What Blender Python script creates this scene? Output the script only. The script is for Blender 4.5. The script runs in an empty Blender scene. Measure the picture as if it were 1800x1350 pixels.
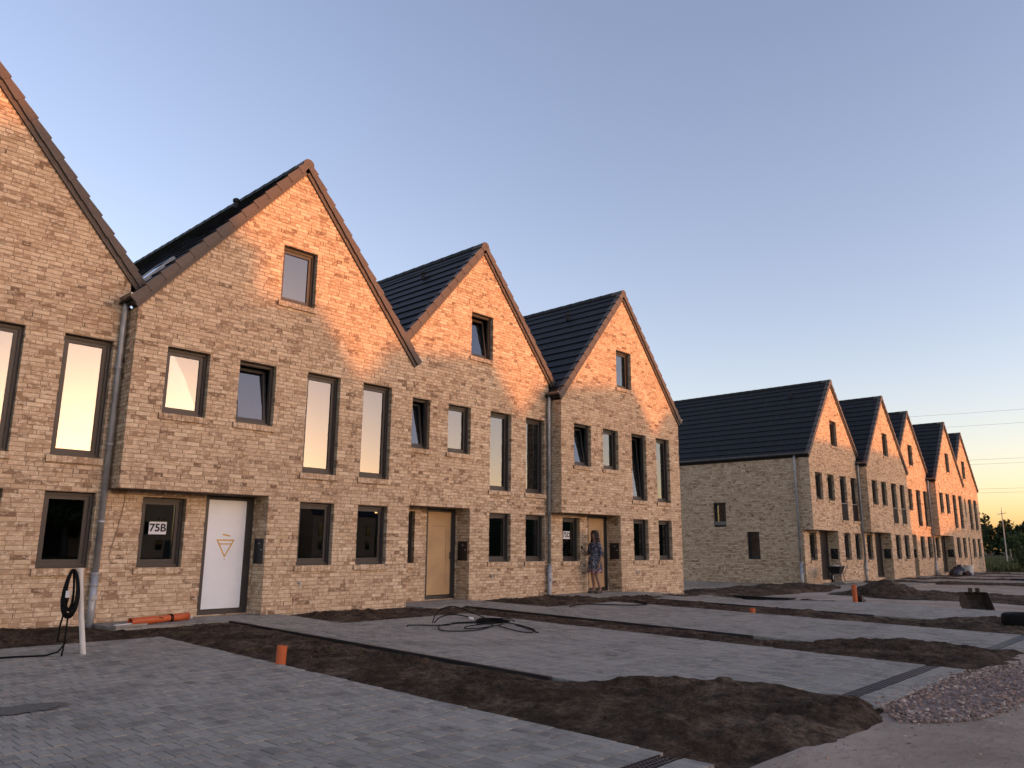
import bpy, math, random
import numpy as np
from mathutils import Vector, Matrix

random.seed(11)
RNG = np.random.default_rng(5)
R = math.radians
scene = bpy.context.scene
COL = scene.collection

# ---------------------------------------------------------------- camera
CAM = Vector((-5.1985, -13.6466, 1.2918))
YAW, PITCH, ROLL, FPX = 0.8177, 0.2069, 0.0068, 1357.29
_fw = Vector((math.sin(YAW)*math.cos(PITCH), math.cos(YAW)*math.cos(PITCH), math.sin(PITCH)))
_rt0 = Vector((math.cos(YAW), -math.sin(YAW), 0.0))
_up0 = _rt0.cross(_fw)
_rt = _rt0*math.cos(ROLL) + _up0*math.sin(ROLL)
_up = _up0*math.cos(ROLL) - _rt0*math.sin(ROLL)
cd = bpy.data.cameras.new('camera'); cam = bpy.data.objects.new('camera', cd); COL.objects.link(cam)
cd.sensor_width = 36.0; cd.lens = FPX/1800*36; cd.clip_start = 0.1; cd.clip_end = 4000
cam.matrix_world = Matrix(((_rt.x, _up.x, -_fw.x, CAM.x), (_rt.y, _up.y, -_fw.y, CAM.y), (_rt.z, _up.z, -_fw.z, CAM.z), (0, 0, 0, 1)))
scene.camera = cam
def project(p):
    d = Vector(p) - CAM; z = d.dot(_fw)
    if z < 0.3: return None
    return 900 + FPX*d.dot(_rt)/z, 675 - FPX*d.dot(_up)/z, z

# ---------------------------------------------------------------- sky, sun, exposure
SUN_AZ, SUN_EL = 161.0, 2.4            # clockwise from +Y, degrees
world = bpy.data.worlds.new('World'); scene.world = world; world.use_nodes = True
wn = world.node_tree; bgn = wn.nodes['Background']
sky = wn.nodes.new('ShaderNodeTexSky'); sky.sky_type = 'NISHITA'; sky.sun_disc = False
sky.sun_elevation = R(SUN_EL); sky.sun_rotation = R(SUN_AZ)
sky.air_density = 0.92; sky.dust_density = 1.0; sky.ozone_density = 1.0
tint = wn.nodes.new('ShaderNodeMix'); tint.data_type = 'RGBA'; tint.blend_type = 'MULTIPLY'; tint.inputs[0].default_value = 1.0
hs = wn.nodes.new('ShaderNodeHueSaturation'); hs.inputs['Saturation'].default_value = 0.90; wn.links.new(sky.outputs[0], hs.inputs['Color']); wn.links.new(hs.outputs[0], tint.inputs[6]); tint.inputs[7].default_value = (1.03, 0.95, 1.18, 1)
wn.links.new(tint.outputs[2], bgn.inputs[0]); bgn.inputs[1].default_value = 0.12
sl = bpy.data.lights.new('sun', 'SUN'); so = bpy.data.objects.new('sun', sl); COL.objects.link(so)
sl.energy = 0.74; sl.angle = R(0.35); sl.color = (1.0, 0.31, 0.075)
_sd = Vector((math.sin(R(SUN_AZ))*math.cos(R(SUN_EL)), math.cos(R(SUN_AZ))*math.cos(R(SUN_EL)), math.sin(R(SUN_EL))))
so.rotation_euler = (-_sd).to_track_quat('-Z', 'Y').to_euler(); so.location = _sd*60
scene.view_settings.view_transform = 'Standard'; scene.view_settings.look = 'None'
scene.view_settings.gamma = 1; scene.view_settings.exposure = 2.43
scene.render.engine = 'CYCLES'
scene.cycles.max_bounces = 6; scene.cycles.diffuse_bounces = 3; scene.cycles.glossy_bounces = 3
scene.cycles.transparent_max_bounces = 8; scene.cycles.use_denoising = True
scene.cycles.caustics_reflective = False; scene.cycles.caustics_refractive = False

# ---------------------------------------------------------------- mesh helpers
class MB:
    def __init__(s): s.v = []; s.f = []; s.m = []; s.t = []
    def add(s, vs, fs, tone=0.5, mat=0):
        o = len(s.v); s.v.extend(vs)
        for f in fs: s.f.append(tuple(i+o for i in f)); s.m.append(mat); s.t.append(tone)
    def quad(s, a, b, c, d, tone=0.5, mat=0): s.add([a, b, c, d], [(0, 1, 2, 3)], tone, mat)
    def box(s, x0, x1, y0, y1, z0, z1, tone=0.5, mat=0):
        s.add([(x0,y0,z0),(x1,y0,z0),(x1,y1,z0),(x0,y1,z0),(x0,y0,z1),(x1,y0,z1),(x1,y1,z1),(x0,y1,z1)],
              [(0,3,2,1),(4,5,6,7),(0,1,5,4),(1,2,6,5),(2,3,7,6),(3,0,4,7)], tone, mat)
    def pbox(s, P, u0, u1, d0, d1, z0, z1, tone=0.5, mat=0, back=False):
        """box in a mapped frame: P(u, depth outwards, z)"""
        vs = [P(u0,d0,z0),P(u1,d0,z0),P(u1,d1,z0),P(u0,d1,z0),P(u0,d0,z1),P(u1,d0,z1),P(u1,d1,z1),P(u0,d1,z1)]
        fs = [(0,3,2,1),(4,5,6,7),(1,2,6,5),(2,3,7,6),(3,0,4,7)]
        if back: fs.append((0,1,5,4))
        s.add(vs, fs, tone, mat)
    def tube(s, pts, r, n=8, tone=0.5, mat=0, cap=True):
        pts = [Vector(p) for p in pts]; rs = r if isinstance(r, (list, tuple)) else [r]*len(pts)
        vs = []; prev = None
        for i, p in enumerate(pts):
            t = (pts[min(i+1, len(pts)-1)] - pts[max(i-1, 0)])
            t = t.normalized() if t.length > 1e-9 else Vector((0,0,1))
            if prev is None:
                a = Vector((0,0,1)) if abs(t.z) < .9 else Vector((1,0,0)); u = t.cross(a).normalized()
            else:
                u = prev - t*prev.dot(t); u = u.normalized() if u.length > 1e-6 else t.orthogonal().normalized()
            prev = u; w = t.cross(u)
            for k in range(n):
                an = 2*math.pi*k/n; vs.append(tuple(p + (u*math.cos(an) + w*math.sin(an))*rs[i]))
        fs = []
        for i in range(len(pts)-1):
            for k in range(n):
                a = i*n+k; b = i*n+(k+1) % n; fs.append((a, b, b+n, a+n))
        if cap: fs.append(tuple(range(n-1, -1, -1))); fs.append(tuple((len(pts)-1)*n+k for k in range(n)))
        s.add(vs, fs, tone, mat)
    def lathe(s, prof, n=16, c=(0,0,0), sx=1, sy=1, tone=0.5, mat=0):
        vs = []
        for r, z in prof:
            for k in range(n):
                a = 2*math.pi*k/n; vs.append((c[0]+r*sx*math.cos(a), c[1]+r*sy*math.sin(a), c[2]+z))
        fs = [(i*n+k, i*n+(k+1) % n, (i+1)*n+(k+1) % n, (i+1)*n+k) for i in range(len(prof)-1) for k in range(n)]
        fs.append(tuple(range(n-1, -1, -1))); fs.append(tuple((len(prof)-1)*n+k for k in range(n)))
        s.add(vs, fs, tone, mat)
    def mesh(s, name, mats, smooth=False):
        me = bpy.data.meshes.new(name); me.from_pydata(s.v, [], s.f)
        for m in (mats if isinstance(mats, (list, tuple)) else [mats]): me.materials.append(m)
        if any(s.m): me.polygons.foreach_set('material_index', s.m)
        at = me.attributes.new('tone', 'FLOAT', 'FACE'); at.data.foreach_set('value', s.t)
        if smooth: me.polygons.foreach_set('use_smooth', [True]*len(me.polygons))
        me.update(); return me
    def build(s, name, mats, parent=None, smooth=False, loc=(0,0,0), kind=None):
        return link(name, s.mesh(name, mats, smooth), parent, loc, kind)
def link(name, me, parent=None, loc=(0,0,0), kind=None):
    o = bpy.data.objects.new(name, me); COL.objects.link(o); o.location = loc
    if parent: o.parent = parent
    if kind: o['kind'] = kind
    return o
def empty(name, loc, rz=0):
    o = bpy.data.objects.new(name, None); COL.objects.link(o); o.location = loc; o.rotation_euler = (0,0,rz); o.empty_display_size = .2
    return o
def tag(o, label, cat, group=None):
    o['label'] = label; o['category'] = cat
    if group: o['group'] = group
    return o

# ---------------------------------------------------------------- materials
def mat(name):
    m = bpy.data.materials.new(name); m.use_nodes = True
    nt = m.node_tree; return m, nt, nt.nodes['Principled BSDF']
def N(nt, t, **k):
    n = nt.nodes.new(t)
    for a, b in k.items(): setattr(n, a, b)
    return n
def ramp(nt, stops, src=None):
    n = N(nt, 'ShaderNodeValToRGB'); e = n.color_ramp.elements
    while len(e) > 1: e.remove(e[-1])
    e[0].position = stops[0][0]; e[0].color = (*stops[0][1], 1)
    for p, c in stops[1:]:
        x = e.new(p); x.color = (*c, 1)
    if src: nt.links.new(src, n.inputs[0])
    return n
def noise(nt, scale, vec=None, detail=4, rough=.55, dist=0):
    n = N(nt, 'ShaderNodeTexNoise'); n.inputs['Scale'].default_value = scale; n.inputs['Detail'].default_value = detail
    n.inputs['Roughness'].default_value = rough; n.inputs['Distortion'].default_value = dist
    if vec: nt.links.new(vec, n.inputs['Vector'])
    return n
def pos(nt, sc=(1,1,1)):
    g = N(nt, 'ShaderNodeNewGeometry'); m = N(nt, 'ShaderNodeMapping'); m.inputs['Scale'].default_value = sc
    nt.links.new(g.outputs['Position'], m.inputs['Vector']); return m.outputs[0]
def mix(nt, fac, a, b, mode='MIX'):
    n = N(nt, 'ShaderNodeMix', data_type='RGBA', blend_type=mode)
    for i, s in ((0, fac), (6, a), (7, b)):
        if hasattr(s, 'is_linked'): nt.links.new(s, n.inputs[i])
        elif i == 0: n.inputs[0].default_value = s
        else: n.inputs[i].default_value = (*s, 1)
    return n.outputs[2]
def mrange(nt, src, a, b, c=0, d=1):
    n = N(nt, 'ShaderNodeMapRange'); nt.links.new(src, n.inputs[0])
    for i, v in enumerate((a, b, c, d)): n.inputs[i+1].default_value = v
    return n.outputs[0]
def bump(nt, bs, src, strength=.4, dist=.01):
    b = N(nt, 'ShaderNodeBump'); b.inputs['Strength'].default_value = strength; b.inputs['Distance'].default_value = dist
    nt.links.new(src, b.inputs['Height']); nt.links.new(b.outputs[0], bs.inputs['Normal']); return b
def attr(nt, name='tone'):
    return N(nt, 'ShaderNodeAttribute', attribute_name=name).outputs['Fac']

def simple(name, col, rough=.6, metal=0, var=.25, scale=6, bmp=0, spec=.5):
    m, nt, b = mat(name); p = pos(nt)
    n = noise(nt, scale, p, 5)
    f = mrange(nt, n.outputs[0], .3, .7)
    c = mix(nt, f, tuple(x*(1-var) for x in col), tuple(min(1, x*(1+var)) for x in col))
    nt.links.new(c, b.inputs['Base Color']); b.inputs['Roughness'].default_value = rough; b.inputs['Metallic'].default_value = metal
    b.inputs['Specular IOR Level'].default_value = spec
    if bmp: bump(nt, b, noise(nt, scale*6, p, 3).outputs[0], bmp, .01)
    return m

def make_brick():
    m, nt, b = mat('brick')
    t = attr(nt)
    base = ramp(nt, [(0, (.220,.136,.082)), (.22, (.375,.255,.158)), (.5, (.545,.398,.258)), (.8, (.640,.496,.335)), (1, (.72,.585,.41))], t).outputs[0]
    n1 = noise(nt, 10, pos(nt, (1,1,2.2)), 5, .68)
    smear = mrange(nt, n1.outputs[0], .50, .60)
    n2 = noise(nt, 55, pos(nt, (1,1,1.7)), 3, .6)
    base = mix(nt, smear, base, mix(nt, .6, base, (.90,.77,.575)))
    dark = mrange(nt, n2.outputs[0], .28, .45, .55, 1)
    base = mix(nt, 1, base, mix(nt, dark, (.72,.66,.60), (1,1,1)), 'MULTIPLY')
    big = noise(nt, .55, pos(nt), 3, .5)
    base = mix(nt, mrange(nt, big.outputs[0], .35, .65), mix(nt, .14, base, (.26,.17,.115)), base)
    nt.links.new(base, b.inputs['Base Color']); b.inputs['Roughness'].default_value = .93; b.inputs['Specular IOR Level'].default_value = .25
    bump(nt, b, n2.outputs[0], .55, .006)
    return m
BRICK = make_brick()
MORTAR = simple('mortar', (.315,.232,.160), .95, var=.25, scale=14, bmp=.4, spec=.2)
def make_brick_far():
    m, nt, b = mat('brick_texture'); tc = N(nt, 'ShaderNodeTexCoord'); mp = N(nt, 'ShaderNodeMapping')
    mp.inputs['Rotation'].default_value = (R(90), 0, 0); nt.links.new(tc.outputs['Object'], mp.inputs[0])
    bt = N(nt, 'ShaderNodeTexBrick'); nt.links.new(mp.outputs[0], bt.inputs['Vector'])
    bt.inputs['Scale'].default_value = 1; bt.inputs['Brick Width'].default_value = .25; bt.inputs['Row Height'].default_value = .0735
    bt.inputs['Mortar Size'].default_value = .006
    bt.inputs['Color1'].default_value = (.36,.22,.13,1); bt.inputs['Color2'].default_value = (.26,.15,.09,1); bt.inputs['Mortar'].default_value = (.34,.25,.17,1)
    nt.links.new(bt.outputs[0], b.inputs['Base Color']); b.inputs['Roughness'].default_value = .95; return m
BRICK_TEX = make_brick_far()
FRAME = simple('window_frame_grey', (.026,.027,.029), .45, var=.08)
def make_glass():
    m, nt, b = mat('window_glass'); nt.nodes.remove(b); out = nt.nodes['Material Output']
    tr = N(nt, 'ShaderNodeBsdfTransparent'); tr.inputs[0].default_value = (.42,.45,.44,1)
    gl = N(nt, 'ShaderNodeBsdfGlossy'); gl.inputs['Roughness'].default_value = 0.0; gl.inputs[0].default_value = (.86,.93,1.0,1)
    fr = N(nt, 'ShaderNodeFresnel'); fr.inputs[0].default_value = 2.3
    wv = noise(nt, .9, pos(nt), 1, .4)
    bp = N(nt, 'ShaderNodeBump'); bp.inputs['Strength'].default_value = .04; bp.inputs['Distance'].default_value = .02
    nt.links.new(wv.outputs[0], bp.inputs['Height']); nt.links.new(bp.outputs[0], gl.inputs['Normal'])
    mx = N(nt, 'ShaderNodeMixShader'); nt.links.new(fr.outputs[0], mx.inputs[0]); nt.links.new(tr.outputs[0], mx.inputs[1]); nt.links.new(gl.outputs[0], mx.inputs[2])
    nt.links.new(mx.outputs[0], out.inputs[0]); return m
GLASS = make_glass()
INTERIOR = simple('interior_plaster', (.18,.17,.16), .95, var=.2, scale=2)
def make_tile():
    m, nt, b = mat('roof_tile'); t = attr(nt)
    c = ramp(nt, [(0, (.010,.011,.013)), (.5, (.014,.015,.017)), (1, (.020,.021,.023))], t).outputs[0]
    n = noise(nt, 18, pos(nt), 4); nt.links.new(mix(nt, mrange(nt, n.outputs[0], .35, .7), c, (.022,.022,.024)), b.inputs['Base Color'])
    b.inputs['Roughness'].default_value = .62; b.inputs['Specular IOR Level'].default_value = .3; bump(nt, b, n.outputs[0], .2, .004); return m
TILE = make_tile()
def make_verge():
    m, nt, b = mat('verge_tile'); t = attr(nt)
    c = ramp(nt, [(0, (.062,.048,.040)), (.5, (.078,.061,.051)), (1, (.096,.076,.063))], t).outputs[0]
    n = noise(nt, 25, pos(nt), 4); nt.links.new(mix(nt, mrange(nt, n.outputs[0], .4, .75), c, (.105,.085,.072)), b.inputs['Base Color'])
    b.inputs['Roughness'].default_value = .62; return m
VERGE = make_verge()
ZINC = simple('zinc', (.36,.38,.40), .5, .45, var=.22, scale=5)
ZINC_DARK = simple('gutter_zinc', (.24,.23,.22), .45, .7, var=.2, scale=5)
WHITE_PAINT = simple('white_panel', (.72,.79,.85), .35, var=.04, scale=3)
YELLOW = simple('yellow_marker', (.62,.36,.045), .6, var=.2, scale=20)
BLACK = simple('black_plastic', (.014,.014,.015), .45, var=.3)
RUBBER = simple('black_rubber', (.008,.008,.008), .8, var=.3, scale=20, spec=.15)
PLY = simple('plywood_board', (.44,.30,.155), .75, var=.13, scale=2.2)
BOXGREY = simple('letterbox_metal', (.018,.019,.023), .4, .3, var=.1)
SLOT = simple('slot_dark', (.008,.007,.006), .9)
ORANGE = simple('orange_pvc', (.50,.105,.025), .45, var=.12, scale=9)
PVC_WHITE = simple('white_pvc', (.62,.61,.58), .45, var=.08)
PAPER = simple('paper', (.68,.70,.70), .8, var=.03)
INK = simple('ink', (.02,.022,.03), .8)
SOFFIT = simple('soffit', (.20,.14,.10), .9, var=.15)

def make_soil():
    m, nt, b = mat('soil'); p = pos(nt)
    a = noise(nt, 1.1, p, 5, .6); c = noise(nt, 16, p, 6, .7)
    col = ramp(nt, [(.25, (.066,.044,.028)), (.45, (.105,.071,.046)), (.58, (.185,.132,.088)), (.75, (.33,.25,.175))], a.outputs[0]).outputs[0]
    col = mix(nt, mrange(nt, c.outputs[0], .36, .6), mix(nt, .72, col, (.016,.010,.007)), col)  # damp and dry crumb colours, also painting in the relief shading of clods
    c2 = noise(nt, 42, p, 5, .7); col = mix(nt, mrange(nt, c2.outputs[0], .5, .68, 0, .75), col, mix(nt, .6, col, (.30,.225,.155)))
    c3 = noise(nt, 5, p, 4, .6); col = mix(nt, mrange(nt, c3.outputs[0], .35, .6, .75, 0), col, (.024,.015,.010))
    nt.links.new(col, b.inputs['Base Color']); b.inputs['Roughness'].default_value = 1; b.inputs['Specular IOR Level'].default_value = .1
    bump(nt, b, c.outputs[0], 1.0, .09); return m
SOIL = make_soil()
def make_paver():
    m, nt, b = mat('concrete_paver'); t = attr(nt); p = pos(nt)
    c = ramp(nt, [(0, (.165,.153,.130)), (.5, (.255,.238,.200)), (1, (.375,.350,.295))], t).outputs[0]
    d1 = noise(nt, .9, pos(nt, (1,1.5,1)), 7, .72, .9); d2 = noise(nt, 5.5, p, 5, .7, .5); d3 = noise(nt, 120, p, 2, .5)
    c = mix(nt, mrange(nt, d2.outputs[0], .5, .66, 0, .62), c, (.39,.36,.30))
    c = mix(nt, mrange(nt, d1.outputs[0], .46, .56), c, mix(nt, .6, c, (.38,.35,.295)))
    c = mix(nt, mrange(nt, d3.outputs[0], .3, .7, 0, .35), c, (.10,.092,.08))
    nt.links.new(c, b.inputs['Base Color']); b.inputs['Roughness'].default_value = .86; b.inputs['Specular IOR Level'].default_value = .3
    bump(nt, b, d3.outputs[0], .25, .003); return m
PAVER = make_paver()
JOINT = simple('joint_sand', (.035,.032,.028), 1, var=.4, scale=8)
def make_gravel():
    m, nt, b = mat('crushed_stone'); t = attr(nt)
    c = ramp(nt, [(0, (.13,.09,.07)), (.4, (.29,.19,.145)), (.75, (.42,.30,.24)), (1, (.66,.55,.46))], t).outputs[0]
    n = noise(nt, 30, pos(nt), 3); c = mix(nt, mrange(nt, n.outputs[0], .3, .7, 0, .4), c, (.10,.08,.07))
    nt.links.new(c, b.inputs['Base Color']); b.inputs['Roughness'].default_value = .95; return m
GRAVEL = make_gravel()
def make_ground():
    """one sheet: pale compacted sand of the building site, turning into meadow far out"""
    m, nt, b = mat('ground_sand'); p = pos(nt)
    a = noise(nt, .55, p, 6, .65, .4); c = noise(nt, 7, pos(nt, (1,2,1)), 6, .7); s = noise(nt, 60, p, 3, .6)
    sand = ramp(nt, [(.3, (.25,.20,.15)), (.5, (.38,.31,.24)), (.66, (.50,.415,.33))], a.outputs[0]).outputs[0]
    sand = mix(nt, mrange(nt, c.outputs[0], .50, .72, 0, .6), sand, (.14,.105,.08))
    sand = mix(nt, mrange(nt, s.outputs[0], .35, .7, 0, .35), sand, (.17,.135,.105))
    g1 = noise(nt, .12, p, 5, .6); g2 = noise(nt, 2.5, p, 5, .7)
    grass = ramp(nt, [(.3, (.030,.040,.016)), (.5, (.052,.062,.024)), (.7, (.095,.095,.045))], g1.outputs[0]).outputs[0]
    grass = mix(nt, mrange(nt, g2.outputs[0], .3, .7, 0, .6), grass, (.028,.034,.014))
    geo = N(nt, 'ShaderNodeNewGeometry'); sep = N(nt, 'ShaderNodeSeparateXYZ'); nt.links.new(geo.outputs['Position'], sep.inputs[0])
    w = noise(nt, .3, p, 3)
    ad = N(nt, 'ShaderNodeMath', operation='MULTIPLY_ADD'); nt.links.new(w.outputs[0], ad.inputs[0]); ad.inputs[1].default_value = 5; nt.links.new(sep.outputs[0], ad.inputs[2])
    fx = mrange(nt, ad.outputs[0], 60.5, 62); fy = mrange(nt, sep.outputs[1], 13, 16); fz = mrange(nt, sep.outputs[1], -24, -27)
    mx = N(nt, 'ShaderNodeMath', operation='MAXIMUM'); nt.links.new(fx, mx.inputs[0]); nt.links.new(fy, mx.inputs[1])
    mx2 = N(nt, 'ShaderNodeMath', operation='MAXIMUM'); nt.links.new(mx.outputs[0], mx2.inputs[0]); nt.links.new(fz, mx2.inputs[1])
    nt.links.new(mix(nt, mx2.outputs[0], sand, grass), b.inputs['Base Color'])
    b.inputs['Roughness'].default_value = 1; b.inputs['Specular IOR Level'].default_value = .1
    bump(nt, b, c.outputs[0], .6, .03); return m
GROUND = make_ground()
def make_leaf(name, dk, lt):
    m, nt, b = mat(name); t = attr(nt)
    nt.links.new(ramp(nt, [(0, dk), (1, lt)], t).outputs[0], b.inputs['Base Color']); b.inputs['Roughness'].default_value = .7
    b.inputs['Specular IOR Level'].default_value = .2; return m
LEAF_DARK = make_leaf('leaf_dark', (.010,.020,.007), (.036,.056,.018))
LEAF_MID = make_leaf('leaf_mid', (.022,.038,.012), (.062,.090,.030))
GRASS = make_leaf('grass_blades', (.030,.042,.014), (.105,.115,.048))
BARK = simple('bark', (.065,.048,.036), .95, var=.3, scale=10)

# ---------------------------------------------------------------- terrain
def sm(a, b, x):
    t = np.clip((x-a)/(b-a), 0, 1); return t*t*(3-2*t)
def grade(x, y):
    """finished level of the paving: falls from the houses to the road, dips past the end house"""
    x = np.asarray(x, float); y = np.asarray(y, float)
    z = .014*np.clip(y+.5, -13.5, 0)
    return z - .19*sm(14.3, 17.4, x)*sm(-6.5, -2.0, y) - .10*sm(14.3, 22, x)*(1-sm(-6.5, -2.0, y))
_lat = RNG.random((256, 256))
def vnoise(x, y, s):
    x = np.asarray(x)*s + 37.3; y = np.asarray(y)*s + 91.7
    i = np.floor(x).astype(int); j = np.floor(y).astype(int); a = x-i; b = y-j
    a = a*a*(3-2*a); b = b*b*(3-2*b); L = lambda p, q: _lat[p % 256, q % 256]
    return (L(i,j)*(1-a)+L(i+1,j)*a)*(1-b) + (L(i,j+1)*(1-a)+L(i+1,j+1)*a)*b
def fbm(x, y, s, o=4, g=.5):
    r = 0; am = 1; t = 0
    for k in range(o): r = r + am*vnoise(x+k*13.1, y-k*7.7, s*2**k); t += am; am *= g
    return r/t - .5
def poly_dist(px, py, poly):
    """signed distance, positive inside"""
    inside = np.zeros(px.shape, bool); d = np.full(px.shape, 1e9); n = len(poly)
    for i in range(n):
        x0, y0 = poly[i]; x1, y1 = poly[(i+1) % n]
        c = ((y0 > py) != (y1 > py)); xi = (x1-x0)*(py-y0)/((y1-y0) if y1 != y0 else 1e-9)+x0
        inside ^= c & (px < xi)
        l2 = (x1-x0)**2+(y1-y0)**2; t = np.clip(((px-x0)*(x1-x0)+(py-y0)*(y1-y0))/l2, 0, 1)
        d = np.minimum(d, np.hypot(px-x0-t*(x1-x0), py-y0-t*(y1-y0)))
    return np.where(inside, d, -d)
def grid_mesh(name, xs, ys, zf, keep=None, material=None, kind='structure'):
    X, Y = np.meshgrid(xs, ys); Z = zf(X, Y); nx, ny = len(xs), len(ys)
    idx = np.arange(nx*ny).reshape(ny, nx)
    q = np.stack([idx[:-1,:-1], idx[:-1,1:], idx[1:,1:], idx[1:,:-1]], -1)
    if keep is not None:
        k = keep(X, Y); q = q[(k[:-1,:-1] | k[:-1,1:] | k[1:,1:] | k[1:,:-1])]
    q = q.reshape(-1, 4); used = np.unique(q); remap = np.zeros(nx*ny, int); remap[used] = np.arange(len(used))
    v = np.stack([X.ravel(), Y.ravel(), Z.ravel()], 1)[used]
    me = bpy.data.meshes.new(name); me.from_pydata(v.tolist(), [], remap[q].tolist()); me.materials.append(material)
    me.polygons.foreach_set('use_smooth', [True]*len(me.polygons)); me.update()
    return link(name, me, kind=kind)

def span(a, b, step, far_lo, far_hi, grow=1.25):
    xs = list(np.arange(a, b+1e-6, step)); s = step
    hi = [xs[-1]]
    while hi[-1] < far_hi: s *= grow; hi.append(hi[-1]+s)
    s = step; lo = [xs[0]]
    while lo[-1] > far_lo: s *= grow; lo.append(lo[-1]-s)
    return np.array(lo[:0:-1] + xs + hi[1:])
def ground_z(x, y):
    near = sm(-80, -20, x)*(1-sm(75, 130, x))*sm(-60, -20, y)*(1-sm(18, 60, y))
    z = (grade(x, y) - .085)*near - .45*(1-near)
    road = 1-sm(-11.0, -10.82, y)
    z = z + road*near*(.064 + .02*fbm(x, y, .8, 4) + .012*fbm(x, y, 5, 3))
    site = sm(16.4, 17.4, x)*(1-sm(60, 62, x))*sm(-12.5, -11, y)*(1-sm(-.9, -.1, y))
    z = z + site*(.10*fbm(x, y, .5, 4) + .03)
    # sandy trench along the side of the farther row
    pit = sm(17.5, 19.5, x)*(1-sm(27.6, 28.4, x))*sm(-2.4, -.6, y)*(1-sm(10, 12, y))
    z = z - pit*(.16 + .16*fbm(x, y, .9, 3))
    return z
gx = span(-10, 34, .14, -1500, 1500, 1.22); gy = span(-18, 9, .14, -1500, 1500, 1.22)
grid_mesh('ground', gx, gy, ground_z, None, GROUND)

# ---------------------------------------------------------------- soil beds
LIFT = lambda x, y: .06*np.maximum.reduce([sm(e-.05, e+.25, x)*(1-sm(e+2.2, e+2.6, x)) for e in (1.62, 7.0, 12.6)])*(1-sm(-8.2, -7.2, y))*sm(-11.1, -10.9, y)
OVER = []
def soil_bed(name, poly, step=.045, rise=.03, rough=.10, seed=0., extra=None, sink=.06):
    xs = [p[0] for p in poly]; ys = [p[1] for p in poly]
    X = np.arange(min(xs)-.25, max(xs)+.25, step); Y = np.arange(min(ys)-.25, max(ys)+.25, step)
    wob = lambda x, y: poly_dist(x, y, poly) + .16*fbm(x+seed, y, 1.4, 3) + .10*fbm(x, y+seed, 5, 3)
    def zf(x, y):
        d = wob(x, y); e = sm(-.10, .16, d); m = sm(.0, .45, d)
        n = fbm(x+seed, y, 1.1, 3)*rough*1.0 + np.abs(fbm(x+seed, y+3, 3.3, 4, .6))*rough*1.1 + fbm(x, y+seed, 9, 3, .6)*.075 + np.maximum(0, fbm(x+5, y+seed, 5.5, 2)-.08)*.22
        z = grade(x, y) - sink + e*sink*.62 + m*(rise*.6 + n*.62)
        z = z + LIFT(x, y)*sm(.02, .25, d)
        if extra is not None: z = z + extra(x, y)*e
        return z
    OVER.append(poly)
    return grid_mesh(name, X, Y, zf, lambda x, y: wob(x, y) > -.12, SOIL)

ridge1 = lambda x, y: .05*np.exp(-((x-1.9)**2/.9+(y+10.7)**2/.05)) + .05*np.exp(-((x-.7)**2/.25 + (y+9.2)**2/1.5)) - .07*np.exp(-((x-.1)**2/.2+(y+10.75)**2/.06))
soil_bed('soil_bed', [(-.15,-1.8),(-.14,-10.35),(.1,-10.75),(.5,-11.05),(1.2,-11.2),(2.2,-11.25),(2.85,-10.95),(2.92,-10.3),(2.88,-9.5),(2.4,-8.75),(1.93,-8.4),(1.63,-7.8),(1.63,-1.1),(1.4,-.62),(-.3,-.66),(-.35,.5),(-7,.5),(-7,-1.8)],
         .035, .035, .12, 0, ridge1)
soil_bed('soil_bed', [(2.95,-.02),(2.95,-2.0),(5.88,-2.06),(5.86,-10.5),(5.6,-10.75),(6.0,-10.9),(6.8,-11.3),(8.3,-11.3),(8.6,-10.95),(8.2,-10.7),(8.22,-9.5),(7.68,-8.8),(7.02,-8.3),(6.9,-7.7),(7.0,-6.4),(6.99,-.9),(6.05,-.75),(6.0,-.02)],
         .045, .03, .12, 17.3)
soil_bed('soil_bed', [(8.4,.44),(8.4,-2.05),(10.9,-2.1),(10.9,-10.9),(11.4,-11.2),(14.3,-11.1),(14.3,-10.0),(13.2,-9.1),(12.5,-8.2),(12.6,-6.0),(12.6,-2.3),(13.6,-2.2),(13.6,-1.1),(11.5,-1.0),(11.3,.44)],
         .06, .04, .13, 31.7)
soil_bed('soil_bed', [(14.1,-1.1),(14.1,-2.1),(16.6,-2.2),(16.7,-5.2),(17.6,-5.2),(17.7,-1.1)], .07, .02, .08, 44.)
def mound(cx, cy, h, rx, ry): return lambda x, y: h*np.maximum(0, 1-np.hypot((x-cx)/rx, (y-cy)/ry))**.9*(1+.5*fbm(x, y, 1.2, 3))
soil_bed('soil_bed', [(22.2,-2.9),(21.6,-5.2),(21.2,-9.8),(23.0,-10.6),(26.2,-10.6),(26.0,-6),(26.2,-3.2),(24.5,-2.5)], .09, .05, .14, 55., mound(22.9, -4.5, .52, 1.3, 1.2))
soil_bed('soil_bed', [(17.9,-.6),(18.0,1.6),(28.5,1.3),(28.5,-.1),(28.4,-1.2),(24,-1.2)], .09, .08, .25, 61., None, .2)
for i in range(4):
    x = 28.797 + 5.8*i
    soil_bed('soil_bed', [(x+5.2,-.9),(x+5.2,-10.4),(x+7.0,-10.4),(x+7.0,-.9)], .14, .05, .14, 70.+i*9)
for i in range(5):
    x = 28.797 + 5.8*i
    soil_bed('soil_bed', [(x+2.9,.0),(x+2.9,-1.7),(x+5.15,-1.7),(x+5.15,.0)], .14, .03, .08, 110.+i*9)

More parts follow.
